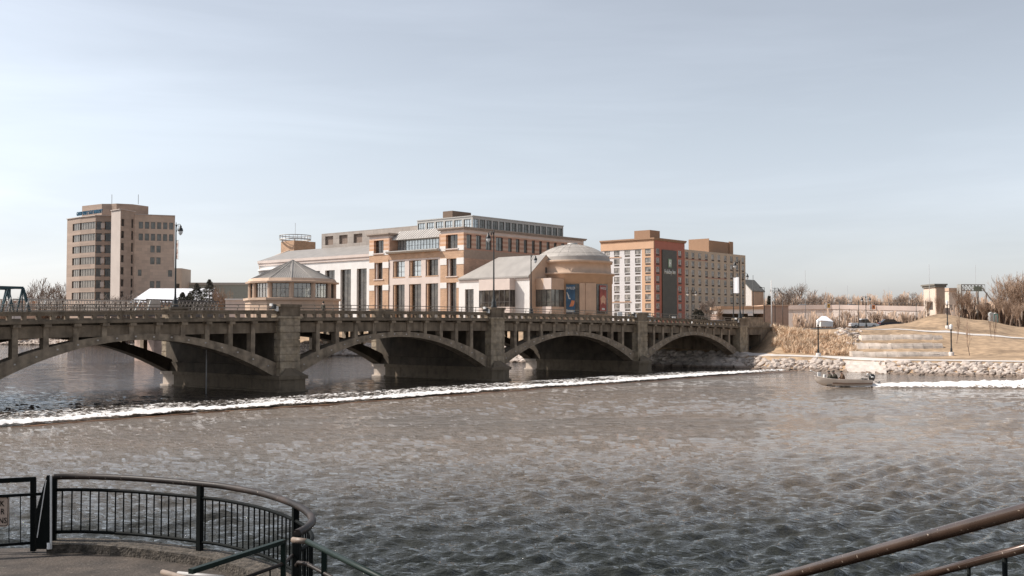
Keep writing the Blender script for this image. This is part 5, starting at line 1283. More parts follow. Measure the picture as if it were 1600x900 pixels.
for px, Z, y, lb in ((1451, 196, 462, 'thin bare tree against the cream flat-roofed building'), (1463, 194, 458, 'thin bare tree in front of the brick pier'), (1473, 198, 466, 'thin bare tree just right of the brick pier'),
                     (1506, 194, 447, 'bushy brown tree under the left end of the gantry'), (1516, 190, 452, 'dense brown tree under the gantry sign'), (1534, 196, 468, 'low brown tree below the gantry brace'), (1546, 200, 470, 'low brown tree behind the teal cabin'),
                     (1562, 192, 437, 'tall tan tree left of the tallest one at the right edge'), (1578, 190, 422, 'tallest tan leafless tree near the right edge'), (1594, 194, 424, 'tall tan tree cut by the right edge of the view'), (1612, 188, 430, 'tan tree just beyond the right edge'), (1570, 186, 462, 'lower brown tree at the foot of the tallest trees'), (1588, 184, 470, 'low brown tree at the far right edge of the mound')):
    plant(T_up[int(px*3) % 3], px, Z, y, lb, group=GR, wide=1.15 if px > 1500 else .7)
for px, s0, h, lb in ((1494, 31, 4.2, 'thin sapling beside the middle stone row'), (1514, 19, 4.6, 'thin sapling casting a shadow, right of the lowest stone row'), (1548, 43, 4.0, 'thin sapling below the teal cabin'), (1554, 40, 3.6, 'second thin sapling below the teal cabin'), (1325, 31, 3.4, 'thin sapling beside the dry grass')):
    x, y, _ = gp(px, s0); z = gz(x, y); ytop = 512-(z+h-EYE)*F/y; plant(T_sa[0], px, y, ytop, lb, 'sapling', 'saplings on the lawn')
# evergreens
M_needle = mat('evergreen needles', (.075, .078, .058), .9, .3, 1.5, c2=(.16, .14, .115), ss=1.2)
def conifer(seed, H, Wd):
    rnd = random.Random(seed); r = bpy.data.objects.new('evergreen_tree', None); col.objects.link(r)
    mb = MB(); mb.tube([(0, 0, 0), (0, 0, H*.95)], [H*.02, .03], 6); mb.build('trunk', M_bark, r); mb = MB()
    for i in range(5200):
        t = rnd.random()**.75; z = H*(.1+.9*t); rr = Wd*(1-t)**.85*(.55+.45*math.sin(z*3.1+seed)**2)*rnd.uniform(.35, 1.05)+.1; a = rnd.uniform(0, 6.28)
        c = Vector((rr*math.cos(a), rr*math.sin(a), z-rr*.15)); s_ = rnd.uniform(.16, .42)
        u = Vector((rnd.uniform(-1, 1), rnd.uniform(-1, 1), rnd.uniform(-.5, .5))).normalized()*s_; v = Vector((rnd.uniform(-1, 1), rnd.uniform(-1, 1), rnd.uniform(-1, 1))).normalized()*s_*.6
        mb.poly([tuple(c-u), tuple(c+v), tuple(c+u)])
    mb.build('crown', M_needle, r); return r
for sd_, px, Z, y, wd, lb in ((1, 327, 299, 437, 8.5, 'tallest dark evergreen of the clump left of the pavilion'), (2, 307, 302, 443, 9.0, 'second dark evergreen, left of the tallest one'), (3, 285, 300, 457, 8.0, 'small dark evergreen beside the bannered lamp post'), (4, 296, 304, 458, 8.0, 'small dark evergreen between the lamp post and the taller ones')):
    p = XY(px, Z); z = gz(p.x, p.y); H = EYE+(512-y)*Z/F-z; o = conifer(sd_, H, wd); o.location = (p.x, p.y, z); tag(o, lb, 'evergreen tree', 'dark evergreens left of the pavilion')
for sd_, px, Z, y, wd, lb in ((5, 1088, 230, 484, 2.6, 'dark evergreen shrub at the foot of the hotel'), (7, 1094, 233, 485, 2.2, 'second dark evergreen shrub at the foot of the hotel'), (6, 1202, 260, 463, 1.6, 'dark pointed evergreen beside the pale mast')):
    p = XY(px, Z); z = 4.8; H = EYE+(512-y)*Z/F-z; o = conifer(sd_, H, wd); o.location = (p.x, p.y, z); tag(o, lb, 'evergreen', 'dark evergreens by the hotel')
# scrub as uncountable masses
def scrub(name, label, px0, px1, Z0, Z1, ybase, h0, h1, n_, mats, seed, zb=None):
    rnd = random.Random(seed); mb = MB()
    for i in range(n_):
        px = rnd.uniform(px0, px1); Z = rnd.uniform(Z0, Z1); p = XY(px, Z); z = gz(p.x, p.y) if zb is None else zb
        env = .65+.35*math.sin(px*.11+seed)*math.sin(px*.37); h = rnd.uniform(h0, h1)*env; wd = Z/F*.2
        mb.mi = rnd.randrange(len(mats)); x = p.x; dx = rnd.uniform(-.5, .5)*h*.5
        mb.poly([(x-wd, p.y, z), (x+wd, p.y, z), (x+dx+wd*.3, p.y+rnd.uniform(-1, 1), z+h), (x+dx-wd*.3, p.y, z+h)])
        mb.poly([(x+dx*.5, p.y-wd, z+h*.4), (x+dx*.5, p.y+wd*.5, z+h*.4), (x-dx, p.y, z+h*.95)])
    tag(mb.build(name, mats), label, 'scrub', None, 'stuff')
SC = [M_twig, M_twigd, mat('tan twigs', (.46, .33, .24), .95, .15, 1)]
scrub('scrub', 'brown leafless scrub along the left far bank', -60, 108, 342, 380, 0, 6, 11, 3000, SC, 1)
scrub('scrub', 'brown leafless scrub behind the mound and gantry', 1490, 1680, 200, 225, 0, 3, 7, 3200, SC, 2)
scrub('scrub', 'tan far woods on the skyline beyond the highway', 1195, 1500, 560, 615, 0, 7, 12, 5200, [SC[2], SC[0]], 3, zb=13)
scrub('scrub', 'low brown growth at the foot of the highway wall', 1240, 1450, 215, 262, 0, 1.6, 4.2, 2600, SC, 4)
scrub('scrub', 'low brown brush at the foot of the office tower', 108, 250, 306, 316, 0, 3, 6.5, 900, SC, 6)

# ---------------------------------------------------------------- lamps and masts on the right
def lamp_at(px, Z, ytop, arms, label, rz=0.0, zb=5.0):
    p = XY(px, Z); return lamp(EYE+(512-ytop)*Z/F-zb-.25, arms, label, (p.x, p.y, zb), rz)
lamp_at(1081, 190, 451, (-1, 1), 'black double-armed lamp post in front of the dark hotel sign panel')
lamp_at(1211, 208, 448, (-1, 1), 'black double-armed lamp post in front of the canopied building, beside the pale mast')
lamp_at(1353, 200, 461, (-1, 1), 'black double-armed lamp post standing in the park below the highway wall')
lamp_at(1146, 168, 414, (), 'plain black post just left of the bannered lamp at the bridge end')
lamp_at(1161, 172, 424, (1,), 'black lamp post just right of the bannered lamp at the bridge end')
def mast(px, Z, ytop, r, m, label, zb=5.0, arm=0):
    p = XY(px, Z); H = EYE+(512-ytop)*Z/F-zb; o = empty('mast', label, 'mast', (p.x, p.y, zb), 0, 'masts and poles on the skyline'); mb = MB(); mb.tube([(0, 0, 0), (0, 0, H)], [r, r*.6], 6); mb.build('pole', m, o)
    if arm: mb = MB(); mb.bar((0, 0, H-.1), (arm, 0, H), .1); mb.box(min(arm, arm+.5), max(arm, arm+.5), -.12, .12, H-.08, H+.08); mb.build('arm', m, o)
M_mpale = mat('pale mast', (.62, .60, .58), .5, .05); M_mgrey = mat('faint grey mast', (.36, .36, .36), .6, .05)
mast(1205.5, 180, 438, .11, M_mpale, 'thick pale mast beside the double-armed lamp post')
mast(1177, 200, 430, .07, M_pole, 'dark mast in front of the steep-roofed house'); mast(1194.5, 215, 449, .08, M_pole, 'dark pole with a short arm left of the pale mast', arm=-1.0)
mast(1223, 200, 466, .07, M_pole, 'short dark pole right of the double-armed lamp post'); mast(1258.5, 240, 422, .07, M_mgrey, 'thin grey mast above the wall left of the white tent')
mast(1311.5, 205, 469, .08, M_frame, 'brownish pole above the bushy tree by the white tent'); mast(1341.5, 196, 469, .08, M_pole, 'dark pole just left of the double park lamp')
mast(1324.5, 300, 446, .07, M_mgrey, 'thin mast rising over the low round skyline tree'); mast(1291, 320, 448, .05, M_mgrey, 'very thin faint mast left of the skyline tree')
mast(1389, 320, 448, .05, M_mgrey, 'very thin faint mast right of the orange board'); mast(1452.5, 230, 413, .06, M_mgrey, 'tall thin mast in front of the cream flat-roofed building')
mast(1525, 230, 414, .05, M_mgrey, 'faint thin mast above the gantry'); mast(1431.5, 190, 473, .07, M_pole, 'dark park post at the left foot of the mound'); mast(1445.5, 188, 470, .07, M_pole, 'dark park post just left of the mound top')
def park_lamp(px, Z, ytop, label, zb=None):
    p = XY(px, Z); zb = gz(p.x, p.y) if zb is None else zb; H = EYE+(512-ytop)*Z/F-zb
    o = empty('park_lamp', label, 'park lamp', (p.x, p.y, zb-.05), 0, 'park lamps on the bank'); mb = MB(); mb.lathe([(.32, 0), (.32, .45), (.27, .5), (.01, .5)], n=14); mb.build('footing', M_walk, o)
    mb = MB(); mb.lathe([(.14, .5), (.14, .9), (.085, 1.0), (.075, H-.8), (.13, H-.75), (.13, H-.62)], n=10); mb.build('pole', M_pole, o)
    mb = MB(); mb.lathe([(.15, H-.62), (.2, H-.4), (.19, H-.12), (.05, H), (.01, H+.02)], n=12); mb.build('lantern', M_globe, o)
park_lamp(1485.5, 134.5, 506, 'park lamp with white footing at the right end of the lowest stone row'); park_lamp(1480, 164, 469, 'park lamp on the hill path above the stone rows'); park_lamp(1278, 134.8, 499, 'park lamp with white footing in front of the tall dry grass')

# ---------------------------------------------------------------- boards, tent, cabins, cars
def board(px, Z, y0, y1, w_px, c1, c2, label):
    p = XY(px, Z); s_ = Z/F; z0 = EYE+(512-y1)*s_; z1 = EYE+(512-y0)*s_; o = empty('warning_board', label, 'warning board', (p.x, p.y, z0), 0, 'construction boards by the highway'); w2 = w_px*s_/2; H = z1-z0
    mb = MB(); mb.box(-w2, w2, -.1, 0, 0, H); mb.build('panel', c1, o); mb = MB(); mb.box(-w2*.1, w2*.9, -.16, -.11, H*.1, H*.9); mb.build('orange_field', c2, o); mb = MB(); mb.box(w2*.2, w2*.6, -.2, -.165, H*.3, H*.7); mb.build('dark_mark', M_frame, o)
M_or = mat('orange sheeting', (.75, .25, .06), .5); M_ye = mat('yellow sheeting', (.75, .42, .05), .5)
board(1293, 278, 474, 481.5, 8, M_white, M_ye, 'white and yellow construction board high on the wall, left one'); board(1363, 272, 476, 483.5, 9, M_white, M_or, 'white and orange construction board on the wall, right one')
p = XY(1292, 196); t = empty('canopy_tent', 'white peaked canopy tent above the dry grass', 'tent', (p.x, p.y, 5)); s_ = 196/F; mb = MB()
for a, b, c in (((-1.5, 0), (1.5, 0), 0), ): pass
w2 = 10*s_; mb.face([mb.P(v) for v in ((-w2, 0, 1.4), (w2, 0, 1.2), (.3, 1.5, 2.2), (-.5, 1.5, 2.2))]); mb.face([mb.P(v) for v in ((-w2, 3, 1.4), (w2, 3, 1.2), (.3, 1.5, 2.2), (-.5, 1.5, 2.2))]); mb.face([mb.P(v) for v in ((-w2, 0, 1.4), (-w2, 3, 1.4), (-.5, 1.5, 2.2))]); mb.face([mb.P(v) for v in ((w2, 0, 1.2), (w2, 3, 1.2), (.3, 1.5, 2.2))]); mb.build('canopy', MATS['white roof sheet'], t)
mb = MB(); mb.box(-w2+.05, w2-.05, .05, 2.95, .3, 1.2); mb.build('side_sheet', M_wp if 'M_wp' in globals() else M_white, t)
for x in (-w2+.1, w2-.1):
    for y in (.1, 2.9): mb = MB(); mb.tube([(x, y, 0), (x, y, 1.25)], .04, 5); mb.build('leg', M_framel, t)
for px, c, lb in ((1549.5, (.55, .6, .62), 'pale portable cabin under the bare trees'), (1556, (.04, .3, .24), 'teal portable cabin with a peaked roof under the bare trees')):
    p = XY(px, 184); z = gz(p.x, p.y); o = empty('portable_toilet', lb, 'portable toilet', (p.x, p.y, z)); o.scale = (.7, .7, .7); mb = MB(); mb.box(-.5, .5, 0, 1, 0, 2.0); mb.build('cabin', mat('cabin %d' % px, c, .5), o)
    mb = MB(); mb.extr([(-.55, -.05, 2.0), (.55, -.05, 2.0), (0, -.05, 2.35)], (0, 1.1, 0)); mb.build('roof', M_framel, o); mb = MB(); mb.box(-.35, .35, -.03, -.005, .1, 1.85); mb.build('door', M_framel, o)
M_tyre = mat('tyre', (.02, .02, .02), .8); M_rim = mat('rim', (.4, .4, .4), .3, metal=.8); M_cg = mat('car glass', (.03, .035, .04), .05, spec=.8)
def car(paint, loc, rz, label, kind='car', group='vehicles'):
    o = empty('parked_car' if kind != 'pickup' else 'pickup_truck', label, 'pickup truck' if kind == 'pickup' else 'car', loc, rz, group)
    Lc = 4.5 if kind == 'car' else 5.4
    prof = [(-Lc/2, .35), (-Lc/2, .85), (-Lc/2+.25, 1.0), (Lc/2-1.1, .98), (Lc/2-.15, .82), (Lc/2, .6), (Lc/2, .35)]
    bm = bmesh.new()
    def ext(pr, w_, bev, nm, m_, par):
        bm = bmesh.new(); v = [bm.verts.new((x, -w_, z)) for x, z in pr]; f = bm.faces.new(v); r_ = bmesh.ops.extrude_face_region(bm, geom=[f]); bmesh.ops.translate(bm, verts=[e for e in r_['geom'] if isinstance(e, bmesh.types.BMVert)], vec=(0, 2*w_, 0)); bmesh.ops.recalc_face_normals(bm, faces=bm.faces); bmesh.ops.bevel(bm, geom=list(bm.edges), offset=bev, segments=2, affect='EDGES')
        me = bpy.data.meshes.new(nm); bm.to_mesh(me); bm.free(); me.materials.append(m_); ob = bpy.data.objects.new(nm, me); col.objects.link(ob); ob.parent = par; return ob
    ext(prof, .88, .06, 'body', paint, o)
    if kind == 'car': ext([(-1.9, .97), (-1.35, 1.42), (.4, 1.44), (1.15, .97)], .72, .05, 'windows', M_cg, o); ext([(-1.45, 1.36), (-1.25, 1.48), (.3, 1.5), (.55, 1.36)], .70, .03, 'roof', paint, o)
    else: ext([(-.7, .97), (-.6, 1.7), (.6, 1.72), (1.2, .97)], .76, .05, 'windows', M_cg, o); ext([(-.68, 1.62), (-.6, 1.78), (.55, 1.8), (.75, 1.62)], .74, .03, 'roof', paint, o)
    for x in (-Lc*.31, Lc*.31):
        for y in (-.82, .82):
            mb = MB(); mb.tube([(x, y-.1, .33), (x, y+.1, .33)], .33, 14); wh = mb.build('wheel', M_tyre, o); mb = MB(); mb.tube([(x, y-.11, .33), (x, y+.11, .33)], .2, 10); mb.build('rim', M_rim, wh)
    for y in (-.6, .6): mb = MB(); mb.box(Lc/2-.03, Lc/2+.01, y-.16, y+.16, .6, .75); mb.build('headlight', M_globe, o); mb = MB(); mb.box(-Lc/2-.01, -Lc/2+.03, y-.16, y+.16, .7, .85); mb.build('tail_light', mat('tail red', (.4, .02, .02), .3), o)
    return o
M_wp = mat('white paint', (.75, .75, .74), .25, .02, coat=.5); M_dp = mat('dark paint', (.03, .035, .05), .2, .02, coat=.5); M_sp = mat('silver paint', (.45, .46, .47), .25, .02, coat=.5, metal=.4)
def on_br(px, b): a = fb(px, 490, b)[0]; return W(a, b, SB+.11+cam_(a))
car(M_wp, on_br(1001, BN+5), ANG, 'white car on the bridge behind the third pier cap'); car(M_dp, on_br(1120, BN+11), ANG+math.pi, 'dark car at the right end of the bridge')
p = XY(1349, 205); car(M_wp, (p.x, p.y, gz(p.x, p.y)), 0, 'white pickup parked below the double park lamp', 'pickup')
p = XY(1392, 205); car(M_dp, (p.x, p.y, gz(p.x, p.y)), 0, 'dark car parked at the left foot of the mound')
p = XY(1185, 215); car(M_sp, (p.x, p.y, 5), .2, 'silver car in front of the canopied building')
for px, pt, lb in ((1257, M_wp, 'white car on the highway above the wall, leftmost'), (1301, M_dp, 'dark car on the highway right of the yellow board'), (1372, M_dp, 'dark car on the highway above the orange board'), (1334, M_sp, 'silver car on the highway between the two boards')):
    p = XY(px, hy(px)+6); car(pt, (p.x, p.y, hz_(px)-1.5), -.12, lb)
def sheet(px, b, y0, y1, w_, label, name='sign_board'):
    a, z1 = fb(px, y0, b); _, z0 = fb(px, y1, b); mb = MB(); mb.box(-w_/2, w_/2, -.03, .03, 0, z1-z0); mb.box(-.03, .03, .0, .06, -1.0, 0)
    o = mb.build(name, M_wp); o.location = W(a, b, z0); o.rotation_euler = (0, 0, ANG); tag(o, label, 'sign', 'white boards along the bridge walk')
sheet(968.5, BF-1.2, 488, 494, 1.1, 'white board on the bridge rail left of the third pier cap'); sheet(1053, BF-1.2, 494, 498.5, .9, 'white board on the bridge rail right of the third pier cap')

# ---------------------------------------------------------------- people
def person(joints, radii, edges, cols, label, loc, rz, group=None, hair=None, scale=1):
    """one skinned body; cols: function(point)->material index"""
    me = bpy.data.meshes.new('person'); me.from_pydata(joints, edges, []); ob = bpy.data.objects.new('person', me); col.objects.link(ob)
    md = ob.modifiers.new('s', 'SKIN'); md.use_smooth_shade = True
    for i, v in enumerate(me.skin_vertices[0].data): v.radius = (radii[i], radii[i]) if not hasattr(radii[i], '__len__') else radii[i]; v.use_root = (i == 0)
    sb = ob.modifiers.new('u', 'SUBSURF'); sb.levels = 1; sb.render_levels = 1
    dg = bpy.context.evaluated_depsgraph_get(); m2 = bpy.data.meshes.new_from_object(ob.evaluated_get(dg)); m2.name = 'person'
    ob.modifiers.clear(); ob.data = m2; m2.materials.clear()
    for m_ in (M_skin, M_jack, M_trou): m2.materials.append(m_)
    for p_ in m2.polygons: p_.material_index = cols(p_.center); p_.use_smooth = True
    ob.location = loc; ob.rotation_euler = (0, 0, rz); ob.scale = (scale,)*3; tag(ob, label, 'person', group)
    return ob
M_skin = mat('skin', (.48, .29, .21), .6); M_jack = mat('olive camouflage', (.06, .055, .04), .9, .3, 6, c2=(.13, .11, .08), ss=7); M_trou = mat('dark trousers', (.035, .033, .03), .9, .2, 5); M_cap = mat('cap', (.05, .045, .035), .8); M_jb = mat('brown jacket', (.15, .09, .055), .9, .2, 5)
def seated(lean, label, loc, jm=None, reach=.35):
    L = lean
    J = [(0, 0, .10), (.06+L*.3, 0, .36), (.1+L*.75, 0, .60), (.12+L, 0, .72), (.16+L*1.1, 0, .84), (.19+L*1.1, 0, .93),       # pelvis, belly, chest, neck, head, crown
         (.1+L*.8, .19, .62), (.22+L*.5, .24, .38), (reach+.15, .16, .30), (reach+.22, .14, .28), (.1+L*.8, -.19, .62), (.22+L*.5, -.24, .38), (reach+.15, -.16, .30), (reach+.22, -.14, .28),
         (.05, .1, .1), (.44, .15, .14), (.46, .15, -.22), (.58, .16, -.27), (.05, -.1, .1), (.44, -.15, .14), (.46, -.15, -.22), (.58, -.16, -.27), (.215+L*1.1, 0, .86)]
    Rr = [.18, .18, .19, .07, .105, .09, .1, .075, .055, .035, .11, .085, .045, .035, .105, .08, .055, .04, .105, .08, .055, .04, .07]
    E = [(0, 1), (1, 2), (2, 3), (3, 4), (4, 5), (2, 6), (6, 7), (7, 8), (8, 9), (2, 10), (10, 11), (11, 12), (12, 13), (0, 14), (14, 15), (15, 16), (16, 17), (0, 18), (18, 19), (19, 20), (20, 21), (4, 22)]
    def cf(c): return 0 if c.z > .73 else (2 if (c.z < .2) else (0 if c.x > reach+.17 and c.z < .34 else 1))
    o = person(J, Rr, E, cf, label, loc, math.pi, 'people in the motor boat')
    if jm: o.data.materials[1] = jm
    mb = MB(); c = (.165+L*1.1, 0, .88); mb.lathe([(.115, .0), (.118, .05), (.09, .1), (.01, .125)], c, 12); mb.box(c[0]+.08, c[0]+.2, -.07, .07, .885, .9); mb.build('cap', M_cap, o)
    for y in (-.035, .035): mb = MB(); mb.lathe([(.001, -.012), (.012, 0), (.001, .012)], (.305+L*1.1, y, .855), 6); mb.build('eye', M_trou, o)
    return o
def standing(label, loc, rz, jm=None, h=1.75):
    J = [(0, 0, .95), (0, 0, 1.12), (.02, 0, 1.36), (.03, 0, 1.5), (.04, 0, 1.62), (.04, 0, 1.72), (0, .19, 1.40), (-.03, .24, 1.12), (.1, .22, .9), (.15, .21, .83), (0, -.19, 1.40), (.03, -.24, 1.12), (.16, -.2, .92), (.2, -.19, .85),
         (0, .1, .9), (.12, .1, .5), (.1, .1, .08), (.24, .1, .04), (0, -.1, .9), (-.06, -.1, .5), (-.2, -.1, .1), (-.08, -.1, .04), (.105, 0, 1.62)]
    Rr = [.145, .13, .165, .06, .095, .085, .08, .055, .042, .035, .08, .055, .042, .035, .1, .075, .05, .04, .1, .075, .05, .04, .06]
    E = [(0, 1), (1, 2), (2, 3), (3, 4), (4, 5), (2, 6), (6, 7), (7, 8), (8, 9), (2, 10), (10, 11), (11, 12), (12, 13), (0, 14), (14, 15), (15, 16), (16, 17), (0, 18), (18, 19), (19, 20), (20, 21), (4, 22)]
    o = person(J, Rr, E, lambda c: 0 if c.z > 1.5 or (c.z < .93 and abs(c.y) > .17) else (2 if c.z < .95 else 1), label, loc, rz, None, scale=h/1.78)
    if jm: o.data.materials[1] = jm
    mb = MB(); mb.lathe([(.1, -.06), (.112, .02), (.085, .1), (.01, .13)], (.02, 0, 1.66), 12); mb.build('hair', M_cap, o)
    return o
M_wj = mat('white jacket', (.75, .74, .72), .8)
for px_, lb_ in ((1021, 'person in a white jacket walking on the bridge right of the third pier cap'), (1082, 'person in a white top on the bridge near its right end')):
    a = fb(px_, 480, BF-1.3)[0]; standing(lb_, W(a, BF-1.3, SB+.25+cam_(a)), ANG, M_wj, 1.6)
a = fb(505, 480, BF-1.3)[0]; standing('person walking on the far pavement of the bridge, in front of the pavilion', W(a, BF-1.3, SB+.25+cam_(a)), ANG)

# ---------------------------------------------------------------- motor boat
bp_ = onz(1318, 605, 0); boat = empty('motor_boat', 'small open aluminium motor boat speeding left with three people aboard', 'boat', (bp_.x, bp_.y, .02), math.pi-.02)
M_alu = mat('tan aluminium hull', (.66, .57, .49), .45, .08, 1.5, metal=.15); M_alu2 = mat('hull dark stripe', (.26, .17, .12), .5, .1, 2); M_in = mat('boat inside', (.1, .09, .08), .8)  # dark brown for the hull side stripe and the bow deck
st = [(-2.25, .78, .02, .70, .62), (-1.2, .85, .0, .74, .62), (0, .88, -.02, .74, .64), (1.1, .78, .03, .60, .70), (1.8, .5, .14, .36, .80), (2.25, .2, .34, .12, .90), (2.45, .03, .62, .02, .96)]
mb = MB(); rows_ = []
for x, gw, kz, cw, gh in st: rows_.append([mb.P((x, -gw, gh)), mb.P((x, -cw, kz+.14)), mb.P((x, 0, kz)), mb.P((x, cw, kz+.14)), mb.P((x, gw, gh))])
mb.smooth = True
for a, b in zip(rows_[:-1], rows_[1:]):
    for k in range(4): mb.face([a[k], a[k+1], b[k+1], b[k]])
mb.smooth = False; mb.face(rows_[0]); mb.build('hull', M_alu, boat)
mb = MB()
for sgn in (-1, 1): mb.tube([(x, gw*sgn, gh+.01) for x, gw, kz, cw, gh in st], .03, 6)
mb.build('gunwale', M_alu, boat)
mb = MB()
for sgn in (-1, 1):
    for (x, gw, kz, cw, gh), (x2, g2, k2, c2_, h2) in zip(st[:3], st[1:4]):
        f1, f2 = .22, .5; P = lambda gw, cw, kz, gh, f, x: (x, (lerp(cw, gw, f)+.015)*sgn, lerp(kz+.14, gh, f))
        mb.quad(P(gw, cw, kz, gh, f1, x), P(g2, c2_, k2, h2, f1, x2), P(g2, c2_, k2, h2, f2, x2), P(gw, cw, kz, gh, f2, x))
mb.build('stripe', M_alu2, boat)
mb = MB(); mb.box(-2.2, 1.5, -.6, .6, .2, .24); mb.build('floor', M_in, boat)
mb = MB(); mb.prism([(1.2, -.68), (2.2, -.12), (2.2, .12), (1.2, .68)], .6, .64); mb.build('bow_deck', M_alu2, boat)
for x in (.88, .44, 0, -1.5): mb = MB(); mb.box(x-.18, x+.18, -.72, .72, .42, .48); mb.box(x-.14, x+.14, -.1, .1, .24, .42); mb.build('bench', M_alu, boat)
mb = MB(); mb.extr([(1.42, -.6, .3), (1.62, -.6, .3), (1.58, -.6, 1.05), (1.46, -.6, 1.05)], (0, .5, 0)); mb.build('console', MATS['fixture white'], boat)
mb = MB(); mb.box(-2.05, -1.75, -.5, .1, .48, .72); mb.lathe([(.12, .5), (.14, .75), (.02, .8)], (-1.5, .3, 0), 8); mb.build('tackle_box', M_in, boat)
mo = empty('outboard', None, None, (0, 0, 0)); bpy.data.objects.remove(mo)
mb = MB(); mb.tube([(-2.42, 0, .55), (-2.42, 0, .75), (-2.44, 0, 1.0), (-2.46, 0, 1.12)], [.19, .27, .26, .14], 12); mb.box(-2.48, -2.34, -.08, .08, -.1, .58); mb.box(-2.36, -2.2, -.14, .14, .45, .72); mb.box(-2.62, -2.38, -.03, .03, -.2, .0); mb.tube([(-2.2, 0, .85), (-1.75, .1, .95)], .03, 6); eng = mb.build('outboard_motor', M_dark, boat)
mb = MB(); mb.tube([(-2.3, .27, .86), (-2.5, .27, .86)], .06, 8); mb.tube([(-2.1, -.2, 1.0), (-2.15, -.2, 1.16)], .09, 8); mb.build('cowl_mark', MATS['fixture white'], eng)
mb = MB(); mb.box(1.95, 2.2, -.12, .12, .92, 1.25); mb.tube([(1.9, 0, 1.0), (2.75, .1, 1.38)], .025, 6); mb.tube([(2.7, .1, 1.34), (2.85, .1, 1.42)], .06, 6); mb.build('trolling_motor', MATS['fixture white'], boat)
mb = MB(); mb.tube([(-2.7, 0, .45), (-3.05, 0, .35)], .03, 5); mb.tube([(-3.0, 0, .42), (-3.12, 0, .42)], .09, 6); mb.build('propeller_guard', MATS['galvanised steel'], boat)
def inboat(x, y): c = Matrix.Rotation(math.pi-.02, 3, 'Z') @ Vector((x, y, 0)); return (bp_.x+c.x, bp_.y+c.y, .43)
seated(.16, 'foremost person in the motor boat, leaning towards the console in dark camouflage', inboat(.92, .05)); seated(.22, 'middle person in the motor boat, hunched in a dark jacket', inboat(.42, -.15)); seated(.12, 'rearmost person in the motor boat, in a brown-backed jacket', inboat(-.08, .1), M_jb)
def wk(u, v):
    x = bp_.x-.9+u*26; t = u*26; w_ = .5+.085*t; y = bp_.y-.15-.0*t+(v-.5)*2*w_ -t*.055
    e = 1-abs(v-.5)*2; n_ = mn.fractal(Vector((x*1.6, y*2.5, 4)), 1, 2, 4)
    z = .06+e*(.16+.34*min(t/7, 1)+.25*min(max(t-8, 0)/8, 1))*(.85+.22*n_)
    return Vector((x, y, max(z, .04))), +.08+.95*e**.5+.15*n_+.15*n_
foam_sheet('boat_wake', wk, 220, 22, 'white spray trail stretching right behind the motor boat', 'wake')

# ---------------------------------------------------------------- near terrace and railings
M_deck = mat('terrace concrete', (.066, .051, .04), .85, .35, 2.4, stain=.6, ss=2.2, bump=.5, bs=22, chips=((.13, .11, .09), 14, .66)); M_curb = mat('rough curb', (.07, .057, .043), .95, .45, 9, bump=1.0, bs=30, c2=(.12, .1, .08), ss=14)
M_rust = mat('worn bronze tube', (.022, .016, .013), .5, .25, 3, spec=.25, c2=(.05, .035, .028), ss=1.1, chips=((.30, .25, .2), 26, .68)); M_green = mat('dark green paint', (.008, .018, .013), .5, .12, 3, spec=.22); M_rblk = mat('black rail paint', (.008, .0095, .009), .6, .2, 4, spec=.06); M_chip = mat('worn tan paint', (.22, .165, .125), .5, .2, 6)
ZT = 2.6; DK = 1.38
cpx = [(82, 745), (115, 744.5), (150, 745), (200, 747), (250, 750.5), (313, 756), (350, 760), (400, 769), (430, 777), (455, 786), (473, 795), (484, 804), (488, 812), (486, 818), (478, 826), (463, 834)]
def crom(P, n_=6):
    o = []
    for i in range(len(P)-1):
        a, b, c, d = P[max(i-1, 0)], P[i], P[i+1], P[min(i+2, len(P)-1)]
        for k in range(n_): t = k/n_; o.append(.5*((2*b)+(c-a)*t+(2*a-5*b+4*c-d)*t*t+(3*b-a-3*c+d)*t**3))
    o.append(P[-1]); return o
crv = crom([onz(x, y, ZT) for x, y in cpx]); ln = [0]
for a, b in zip(crv[:-1], crv[1:]): ln.append(ln[-1]+(b-a).length)
def on_c(s_):
    i = int(np.searchsorted(ln, s_)); i = min(max(i, 1), len(ln)-1); t = (s_-ln[i-1])/(ln[i]-ln[i-1]); p = crv[i-1].lerp(crv[i], t); d = (crv[i]-crv[i-1]).normalized(); return p, d
LT = ln[-1]; cr = empty('curved_railing', 'dark curved balcony railing with worn bronze top rail at the lower left', 'railing', (crv[0].x, crv[0].y, DK)); CO = (crv[0].x, crv[0].y, DK)
mb = MB(CO); mb.tube(crv, .05, 12); mb.build('top_rail', M_rust, cr)
lvl = lambda z, s0=0, s1=None: [Vector((on_c(s_)[0].x, on_c(s_)[0].y, z)) for s_ in np.linspace(s0+.01, (s1 or LT)-.01, 70)]
mb = MB(CO); mb.tube(lvl(2.38), .028, 8); mb.build('mid_rail', M_rblk, cr); mb = MB(CO); mb.tube(lvl(1.68), .028, 8); mb.build('bottom_rail', M_rblk, cr)
s_ = .16; k = 0
def s_at(px, py): p = onz(px, py, ZT); return ln[min(range(len(crv)), key=lambda i: (crv[i]-p).length)]
posts = [.03, s_at(313, 756), s_at(461, 789), LT-.03]
while s_ < LT:
    if min(abs(s_-q) for q in posts) > .07: p, d = on_c(s_); mb = MB(CO); mb.tube([(p.x, p.y, 1.68), (p.x, p.y, 2.38)], .013, 5); mb.build('baluster', M_rblk, cr)
    s_ += .158
for q in posts:
    p, d = on_c(q); n_ = Vector((-d.y, d.x, 0)); mb = MB(CO); h = .042; c = [p+d*h*i+n_*h*j for i, j in ((-1, -1), (1, -1), (1, 1), (-1, 1))]; mb.prism([(v.x, v.y) for v in c], DK+.05, ZT-.02); mb.build('post', M_rblk, cr)
